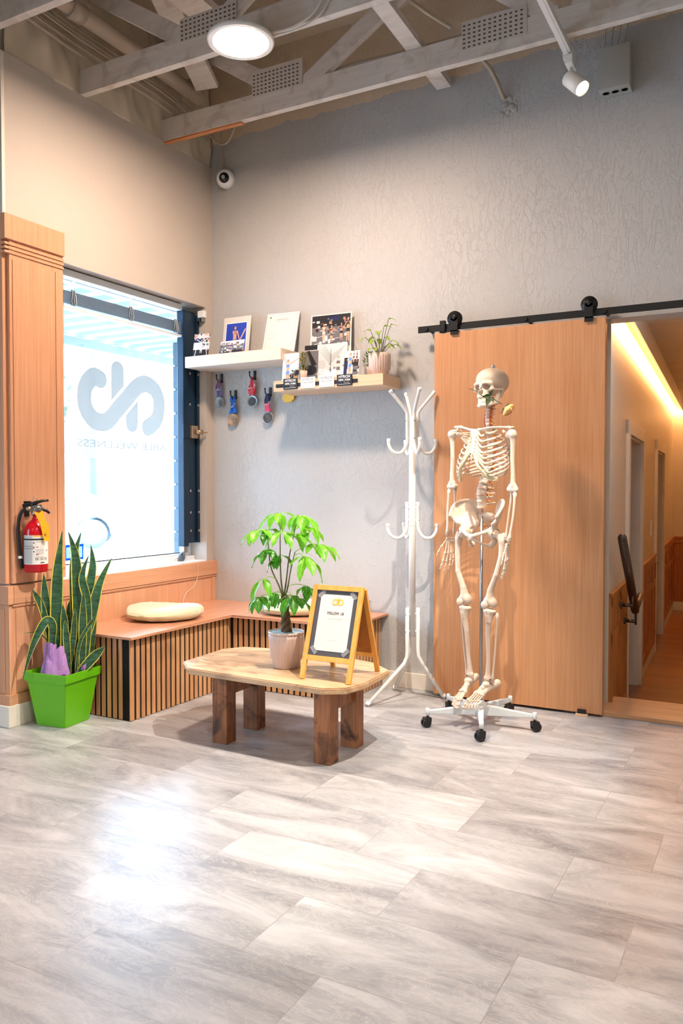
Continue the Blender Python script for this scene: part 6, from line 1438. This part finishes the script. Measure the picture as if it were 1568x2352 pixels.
# --- shoulders
for s in (-1, 1):
    zz = 0.012 if s < 0 else -0.010
    bm = new(); shaft(bm, (s * 0.020, -0.046, 1.447), (s * 0.162, 0.006, 1.462 + zz * 0.8), 0.0050, 0.0095, 0.0085, 12, 16, (0, -0.012, 0.006)); obj('clavicle', bm, 'bone', sk)
    f = s_uni([s_cap((s * .150, .010, 1.425 + zz), (s * .160, .006, 1.425 + zz), .013, .012),
               s_chain([(s * .085, .088, 1.420 + zz), (s * .105, .088, 1.370 + zz), (s * .100, .086, 1.305 + zz)], [.0045, .004, .004]), s_chain([(s * .148, .018, 1.410 + zz), (s * .128, .055, 1.365 + zz), (s * .100, .086, 1.305 + zz)], [.006, .0055, .004]),
               s_chain([(s * .085, .088, 1.420 + zz), (s * .118, .062, 1.432 + zz), (s * .148, .018, 1.432 + zz)], [.0035, .0035, .005])]
              + [s_cap((s * (.087 + .012 * t), .088, 1.415 - .10 * t + zz), (s * (.146 - .035 * t), .024 + .045 * t, 1.425 - .095 * t + zz), .0032, .004) for t in (.0, .12, .25, .38, .5, .62, .75, .88)]
              + [s_chain([(s * .088, .092, 1.412 + zz), (s * .125, .072, 1.442 + zz), (s * .160, .034, 1.464 + zz), (s * .170, .004, 1.462 + zz)], [.004, .007, .008, .007]), s_chain([(s * .142, .012, 1.440 + zz), (s * .140, -.012, 1.448 + zz), (s * .150, -.022, 1.440 + zz)], [.006, .005, .005])], 0.006)
    lo = (min(s * .075, s * .185), -.035, 1.285); hi = (max(s * .075, s * .185), .105, 1.495); bone('scapula', f, lo, hi, 0.0024)
    # humerus
    hx, hz = s * 0.184, 1.432 + zz * 0.8; ex, ez = s * 0.188, 1.160 + zz * 0.7
    f = s_uni([s_ell((hx - s * .006, .0, hz), (.021, .021, .021)), s_ell((hx + s * .010, -.004, hz - .002), (.013, .017, .019)), s_chain([(hx + s * .003, 0, hz - .010), (hx + s * .002, 0, hz - .045), (hx, 0, hz - .12), (ex, 0, ez + .07), (ex, 0, ez + .022)], [.018, .0115, .0098, .0100, .013]), s_cap((ex - s * .022, 0, ez + .006), (ex + s * .020, 0, ez + .004), .0105, .0100), s_cap((ex - s * .027, .004, ez + .012), (ex - s * .018, .002, ez + .03), .007, .005), s_cap((ex + s * .022, 0, ez + .012), (ex + s * .014, 0, ez + .03), .006, .005)], 0.009)
    bone('humerus', f, (min(hx, ex) - .040, -.032, ez - .014), (max(hx, ex) + .040, .032, hz + .026), 0.0025)
    # forearm: radius on the thumb side (outer), ulna inner
    wz = 0.925 + zz * 0.6; wy = -0.012 if s < 0 else -0.026; wx = s * (0.186 if s < 0 else 0.178)
    bm = new(); shaft(bm, (ex + s * 0.015, -0.004, ez - 0.014), (wx + s * 0.013, wy - .006, wz + 0.004), 0.0056, 0.0098, 0.0125, 12, 16, (s * .006, 0, 0)); obj('radius', bm, 'bone', sk)
    bm = new(); shaft(bm, (ex - s * 0.010, 0.010, ez - 0.002), (wx - s * 0.015, wy + .006, wz + 0.006), 0.0055, 0.0115, 0.0080, 12, 16, (-s * .003, .002, 0)); ball(bm, (ex - s * .010, .012, ez - .012), .0105, 12, 0, (1, 1, 1.5)); obj('ulna', bm, 'bone', sk)
    # hand: eight carpals and five rays
    hd = bpy.data.objects.new('hand_joint', None)
    bm = new(); rnh = random.Random(7)
    th_dir = Vector((s * 0.72, -0.69, 0)).normalized() if s < 0 else Vector((s * 0.35, -0.94, 0)).normalized()   # thumb side across the palm
    Wc = Vector((wx, wy, wz - 0.018)); dn = Vector((0.0, -0.10, -1.0)).normalized() if s < 0 else Vector((0.0, -0.07, -1.0)).normalized()
    for j in range(2):
        for i in range(4): ball(bm, Wc + th_dir * (0.0165 - 0.0108 * i) + dn * (0.002 + 0.012 * j), 0.0078, 10, 0, (rnh.uniform(.85, 1.1), rnh.uniform(.8, 1), rnh.uniform(.85, 1.1)))
    hand = obj('hand_bones', bm, 'bone', sk)
    palm = th_dir.cross(dn).normalized() * (1 if s < 0 else 1)
    nrm = Vector((-0.2, -1, 0)).normalized()
    for i in range(5):
        bm = new()
        if i == 0:
            d = (dn * 1.0 + th_dir * 0.60 + Vector((0, -0.15, 0))).normalized(); p = Wc + th_dir * 0.020 + dn * 0.010; Ls = (0.040, 0.028, 0.021); bend = (dn * 0.7 - th_dir * 0.25)
        else:
            k = 1.5 - (i - 1); d = (dn + th_dir * 0.085 * k).normalized(); p = Wc + th_dir * (0.0105 * k) + dn * 0.022; Ls = ((0.056, 0.036, 0.022, 0.016), (0.054, 0.040, 0.025, 0.017), (0.050, 0.036, 0.024, 0.016), (0.046, 0.029, 0.018, 0.015))[i - 1]; bend = Vector((-0.20 * (1 if s < 0 else 2.2), -0.42, 0)) * 0.55 if i < 4 else Vector((-0.30, -0.5, 0)) * 0.7
        for j, L_ in enumerate(Ls):
            q = p + d * L_; r_ = (0.0036, 0.0033, 0.0028, 0.0024)[min(3, j + (1 if i == 0 else 0))]
            shaft(bm, p, q, r_, r_ * 1.75, r_ * 1.85 if j < len(Ls) - 1 else r_ * 1.2, 8, 8); p = q + d * 0.003; d = (d + bend * (0.30 if i else 0.28)).normalized()
        obj('finger_bones' if i else 'thumb_bones', bm, 'bone', hand)

# --- pelvis
pf = []; PO = Vector((0, 0.0, 1.0))
for s in (-1, 1):
    cr_ = [(.044, .064, .030), (.056, .060, .084), (.094, .038, .106), (.134, .000, .100), (.151, -.036, .072), (.143, -.066, .030)]
    lw_ = [(.050, .042, -.010), (.056, .034, -.012), (.066, .018, -.020), (.080, -.004, -.026), (.094, -.026, -.024), (.108, -.048, -.004)]
    cr_ = smooth_path([mir(p, s) for p in cr_], 8); lw_ = smooth_path([mir(p, s) for p in lw_], 8)
    for a, b in zip(cr_, lw_): m_ = (a + b) / 2 + Vector((s * .006, .008, -.004)); pf += [s_cap(a, m_, .0042, .0034), s_cap(m_, b, .0034, .0065)]
    pf += [s_chain([tuple(p) for p in cr_], [.0062] * len(cr_), 0.003)]
    pf += [s_ell((s * .090, -.020, -.050), (.032, .030, .032)), s_chain([(s * .080, -.035, -.040), (s * .050, -.062, -.052), (s * .018, -.078, -.064)], [.014, .009, .011]), s_chain([(s * .086, -.002, -.070), (s * .070, .012, -.098), (s * .058, .004, -.112)], [.016, .014, .014]),
           s_chain([(s * .058, .000, -.114), (s * .036, -.036, -.104), (s * .016, -.070, -.082)], [.009, .0065, .010]), s_chain([(s * .052, .040, -.005), (s * .068, .026, -.040), (s * .082, .0, -.060)], [.012, .012, .014]), s_cap((s * .075, .022, -.060), (s * .062, .034, -.062), .007, .004)]
pf += [s_ell((0, -.076, -.072), (.014, .011, .018))]
sac = [s_cap((-.030, .042, .028), (.030, .042, .028), .017), s_cap((-.040, .052, .012), (.040, .052, .012), .013), s_chain([(0, .046, .030), (0, .074, -.010), (0, .082, -.045), (0, .070, -.078)], [.022, .020, .014, .007])]
pe = s_sub(s_uni(pf, 0.007), [s_ell((s * .112, -.024, -.052), (.026, .023, .024)) for s in (-1, 1)], 0.002)
pel = bone('pelvis', pe, (-.172, -.105, -.140), (.172, .090, .115), 0.0026, off=PO)
bone('sacrum', s_uni(sac, 0.010), (-.065, .010, -.095), (.065, .108, .055), 0.0026, off=PO)
bm = new()
for s in (-1, 1):
    for z in (.004, -.022): tube(bm, [(s * .016, .058, z), (s * .024, .040, z - .006), (s * .036, .034, z - .020)], [.004, .005, .003], 8)
obj('sacral_nerve', bm, 'nerve', sk, loc=PO)

# --- legs
for s in (-1, 1):
    hp = Vector((s * (.092 if s > 0 else .086), -.022, .950)); kn = Vector((s * .076, -.028, .598)); an = Vector((s * .056, -.012, .232))
    tro = hp + Vector((s * .052, .012, -.012))
    f = s_uni([s_ell(tuple(hp + Vector((s * .004, 0, 0))), (.0215, .0215, .0215)), s_chain([tuple(hp + Vector((s * .010, .002, -.004))), tuple(hp + Vector((s * .042, .008, -.026)))], [.013, .015]), s_cap(tuple(tro + Vector((0, .004, .004))), tuple(tro + Vector((-s * .002, 0, -.030))), .012, .013),
               s_chain([tuple(tro + Vector((-s * .006, -.002, -.030))), tuple(tro + Vector((-s * .006, -.010, -.10))), tuple(kn.lerp(tro, .45) + Vector((s * .012, -.014, 0))), tuple(kn + Vector((s * .008, -.004, .075))), tuple(kn + Vector((s * .001, 0, .032)))], [.0165, .0135, .0125, .0150, .022]),
               s_ell(tuple(kn + Vector((s * .019, .004, .014))), (.0155, .025, .022)), s_ell(tuple(kn + Vector((-s * .016, .004, .015))), (.0165, .026, .023))], 0.016)
    bone('femur', f, (min(tro.x, kn.x, hp.x) - .048, -.085, .570), (max(tro.x, kn.x, hp.x) + .048, .045, .985), 0.0028)
    bm = new(); ball(bm, kn + Vector((0, -.040, .008)), 0.019, 18, 0, (1.0, .55, 1.1)); obj('patella', bm, 'bone', sk)
    f = s_uni([s_ell(tuple(kn + Vector((0, .002, -.026))), (.035, .025, .015)), s_chain([tuple(kn + Vector((0, 0, -.040))), tuple(kn + Vector((0, -.004, -.075))), tuple(an.lerp(kn, .62) + Vector((-s * .003, -.004, 0))), tuple(an.lerp(kn, .28)), tuple(an + Vector((0, 0, .030))), tuple(an + Vector((0, 0, .008)))], [.024, .0150, .0122, .0100, .0125, .0170]), s_cap(tuple(kn + Vector((0, -.020, -.050))), tuple(kn + Vector((0, -.016, -.075))), .008, .006), s_cap(tuple(an + Vector((-s * .014, 0, .010))), tuple(an + Vector((-s * .016, 0, -.008))), .009, .006)], 0.009)
    bone('tibia', f, (min(kn.x, an.x) - .042, -.065, .212), (max(kn.x, an.x) + .042, .018, .592), 0.0027)
    bm = new(); shaft(bm, kn + Vector((s * .034, .014, -.040)), an + Vector((s * .022, .006, -.004)), .0050, .0095, .0100, 12, 18, (s * .004, 0, 0)); obj('fibula', bm, 'bone', sk)
    # foot, hanging toes down
    fd = Vector((-0.05 * s, -0.86, -0.52)).normalized() if s < 0 else Vector((-0.10, -0.90, -0.42)).normalized(); lt = fd.cross(Vector((0, 0, 1))).normalized() * -1; lt = Vector((1, 0, 0)) * s; up_ = lt.cross(fd).normalized(); up_ = up_ if up_.z > 0 else -up_
    T0 = an + Vector((0, -.004, -.018))
    g = lambda a, b, c: tuple(T0 + fd * a + lt * b + up_ * c)
    f = s_uni([s_ell(g(.006, 0, .000), (.020, .026, .017)), s_ell(g(.034, -.004, -.004), (.015, .015, .013)), s_chain([g(.012, .004, -.016), g(-.030, .006, -.026), g(-.056, .006, -.030)], [.016, .016, .0185]), s_cap(g(-.01, .004, -.018), g(.045, .014, -.018), .013, .010), s_cap(g(.050, -.008, -.008), g(.060, .010, -.014), .0105, .009), s_cap(g(.066, -.016, -.010), g(.068, .020, -.018), .0095, .008)], 0.007)
    lo = T0 - Vector((.055, .125, .085)); hi = T0 + Vector((.055, .085, .030))
    foot = bone('foot_bones', f, tuple(lo), tuple(hi), 0.0026)
    for i in range(5):
        b = -.018 + .0098 * i; L_ = (.050, .058, .054, .050, .047)[i]; r_ = (.0056, .0036, .0034, .0034, .0036)[i]; bm = new()
        p = Vector(g(.074 - .003 * i, b, -.012 - .002 * i)); d = (fd + lt * (-.03 + .03 * i) - up_ * .10).normalized(); q = p + d * L_; shaft(bm, p, q, r_, r_ * 1.8, r_ * 1.9, 8, 8)
        p = q; d = (d - up_ * .25).normalized()
        for j, l_ in enumerate(((.026, .018) if i == 0 else (.020, .009, .008))): q = p + d * l_; shaft(bm, p + d * .002, q, r_ * .85, r_ * 1.5, r_ * 1.5, 8, 6); p = q + d * .001; d = (d - up_ * .18).normalized()
        obj('toe_bones', bm, 'bone', foot)
# black and steel joint screws
bm = new()
for p in ((-.166, -.012, 1.452), (.166, -.012, 1.43), (-.10, -.048, .955), (.105, -.048, .945), (0, -.084, 1.332), (-.06, -.03, .236), (.078, -.022, .240), (.078, -.022, .222)): ball(bm, p, .0032, 8)
obj('joint_screws', bm, 'ink', sk)
# --- stand
bm = new(); cyl(bm, (0, 0.004, 0.088), (0, 0.004, 1.03), 0.0075, 20); obj('stand_pole', bm, 'steel_rod', sk)
bm = new(); lathe(bm, [(0.0, 0.045), (0.032, 0.045), (0.036, 0.050), (0.032, 0.105), (0.028, 0.110), (0.022, 0.113), (0.018, 0.120), (0.0, 0.120)], (0, 0, 0), 36); obj('stand_hub', bm, 'pale_plastic', sk)
for k in range(5):
    a = R(-70 + 72 * k + 20); d = Vector((math.cos(a), math.sin(a), 0)); n_ = Vector((-d.y, d.x, 0)); bm = new()
    pr = [(0.025, 0.050, 0.100, 0.0165), (0.262, 0.066, 0.082, 0.009)]
    vs = []
    for r_, z0, z1, w_ in pr: vs.append([bm.verts.new(d * r_ + n_ * (w_ * sx_) + Vector((0, 0, z_))) for sx_, z_ in ((-1, z0), (1, z0), (1, z1), (-1, z1))])
    for q in range(4): bm.faces.new((vs[0][q], vs[0][(q + 1) % 4], vs[1][(q + 1) % 4], vs[1][q]))
    bm.faces.new(vs[0][::-1]); bm.faces.new(vs[1]); bmesh.ops.bevel(bm, geom=bm.edges[:], offset=0.0025, segments=2, affect='EDGES')
    cyl(bm, d * 0.268 + Vector((0, 0, 0.058)), d * 0.268 + Vector((0, 0, 0.092)), 0.011, 16, 0, None, 0.003); leg = obj('stand_leg', bm, 'pale_plastic', sk)
    bm = new(); sw = Vector((math.cos(1.1), math.sin(1.1), 0)) if k % 2 else Vector((math.cos(-1.95), math.sin(-1.95), 0)); s2_ = Vector((-sw.y, sw.x, 0)); cpos = d * 0.268
    cyl(bm, cpos + Vector((0, 0, 0.045)), cpos + Vector((0, 0, 0.058)), 0.005, 10); 
    for sg2 in (-1, 1): cyl(bm, cpos + s2_ * (sg2 * 0.006) + sw * 0.008 + Vector((0, 0, 0.0225)), cpos + s2_ * (sg2 * 0.018) + sw * 0.008 + Vector((0, 0, 0.0225)), 0.0222, 24, 0, None, 0.003)
    box(bm, -0.016, 0.022, -0.0175, 0.0175, 0.026, 0.049, 0, 0.006, Matrix.Translation(cpos) @ Matrix(((sw.x, s2_.x, 0, 0), (sw.y, s2_.y, 0, 0), (0, 0, 1, 0), (0, 0, 0, 1)))); obj('caster', bm, 'black_plastic', leg)

# ================================================================== ROSE
VU = Vector((0.947, 0.321, 0)); VN = Vector((-0.32, 0.947, 0)); ro = thing('dried_rose', 'dried pale yellow rose held in the teeth of the skeleton', 'rose', (2.02, -0.50, 1.60))
def rl_(u, z, v=-0.075): return VU * u + VN * v + Vector((0, 0, z - 1.60))
bm = new(); tube(bm, smooth_path([rl_(-.061, 1.651, -.02), rl_(-.020, 1.632, -.055), rl_(0.0, 1.610, -.075), rl_(.040, 1.600, -.085), rl_(.072, 1.580, -.085), rl_(.096, 1.565, -.085)], 6), 0.0022, 8)
for u, z in ((.055, 1.592), (.080, 1.575), (-.045, 1.645)): lathe(bm, [(0.0022, 0), (0, 0.006)], rl_(u, z, -.086), 6, 0, ax(Vector((0, 0, -1)) + VU * 0.3))
obj('stem', bm, 'rose_stem', ro)
for (u, z, du, dz, L_, W_) in ((.036, 1.603, .012, .03, .040, .016), (.034, 1.603, -.03, .004, .034, .024), (.036, 1.600, -.016, -.04, .048, .026), (.045, 1.60, 0.01, -0.02, .03, .02)):
    bm = new(); leaflet(bm, rl_(u, z, -.090), VU * du + Vector((0, 0, dz)) - VN * 0.008, -VN, L_, W_, 0.4, 0.4, 0, None, 7, 'heart'); obj('leaf', bm, 'rose_leaf', ro, fix=False)
hc = rl_(.122, 1.540, -.085); rn = random.Random(4)
bm = new(); ball(bm, hc, 0.019, 14, 0, (1, 1, .9)); aH = Vector((0.75, 0.1, -0.65)).normalized(); Ah = ax(aH)
for ring, (n, r0, o_) in enumerate(((5, .015, .006), (6, .023, .001), (7, .029, -.006))):
    for k in range(n):
        a = 2 * PI * k / n + ring * 0.5; rows = []
        for i in range(6):
            t = i / 5; rows.append([])
            for j in range(6):
                u = (j / 5 - .5) * 2; aa = a + u * 0.62; rr_ = r0 * (0.45 + 0.75 * math.sin(t * 1.9)) + rn.uniform(-.0008, .0008); hh = -0.014 + 0.030 * t - 0.005 * u * u * t + o_ * t
                rows[-1].append(bm.verts.new(hc + Ah @ Vector((rr_ * math.cos(aa), rr_ * math.sin(aa), hh))))
        for p_, q_ in zip(rows, rows[1:]):
            for j in range(5):
                f = bm.faces.new((p_[j], p_[j + 1], q_[j + 1], q_[j])); f.smooth = True
obj('rose_head', bm, 'rose_petal', ro, fix=False)
bm = new()
for k in range(5):
    a = 2 * PI * k / 5; d0 = Ah @ Vector((math.cos(a), math.sin(a), -0.2)); tube(bm, smooth_path([hc - aH * 0.016, hc - aH * 0.014 + d0 * 0.014, hc - aH * 0.006 + d0 * 0.026, hc - aH * 0.012 + d0 * 0.034], 4), [0.0022] * 10 + [0.001] * 3, 6)
obj('sepals', bm, 'rose_stem', ro)
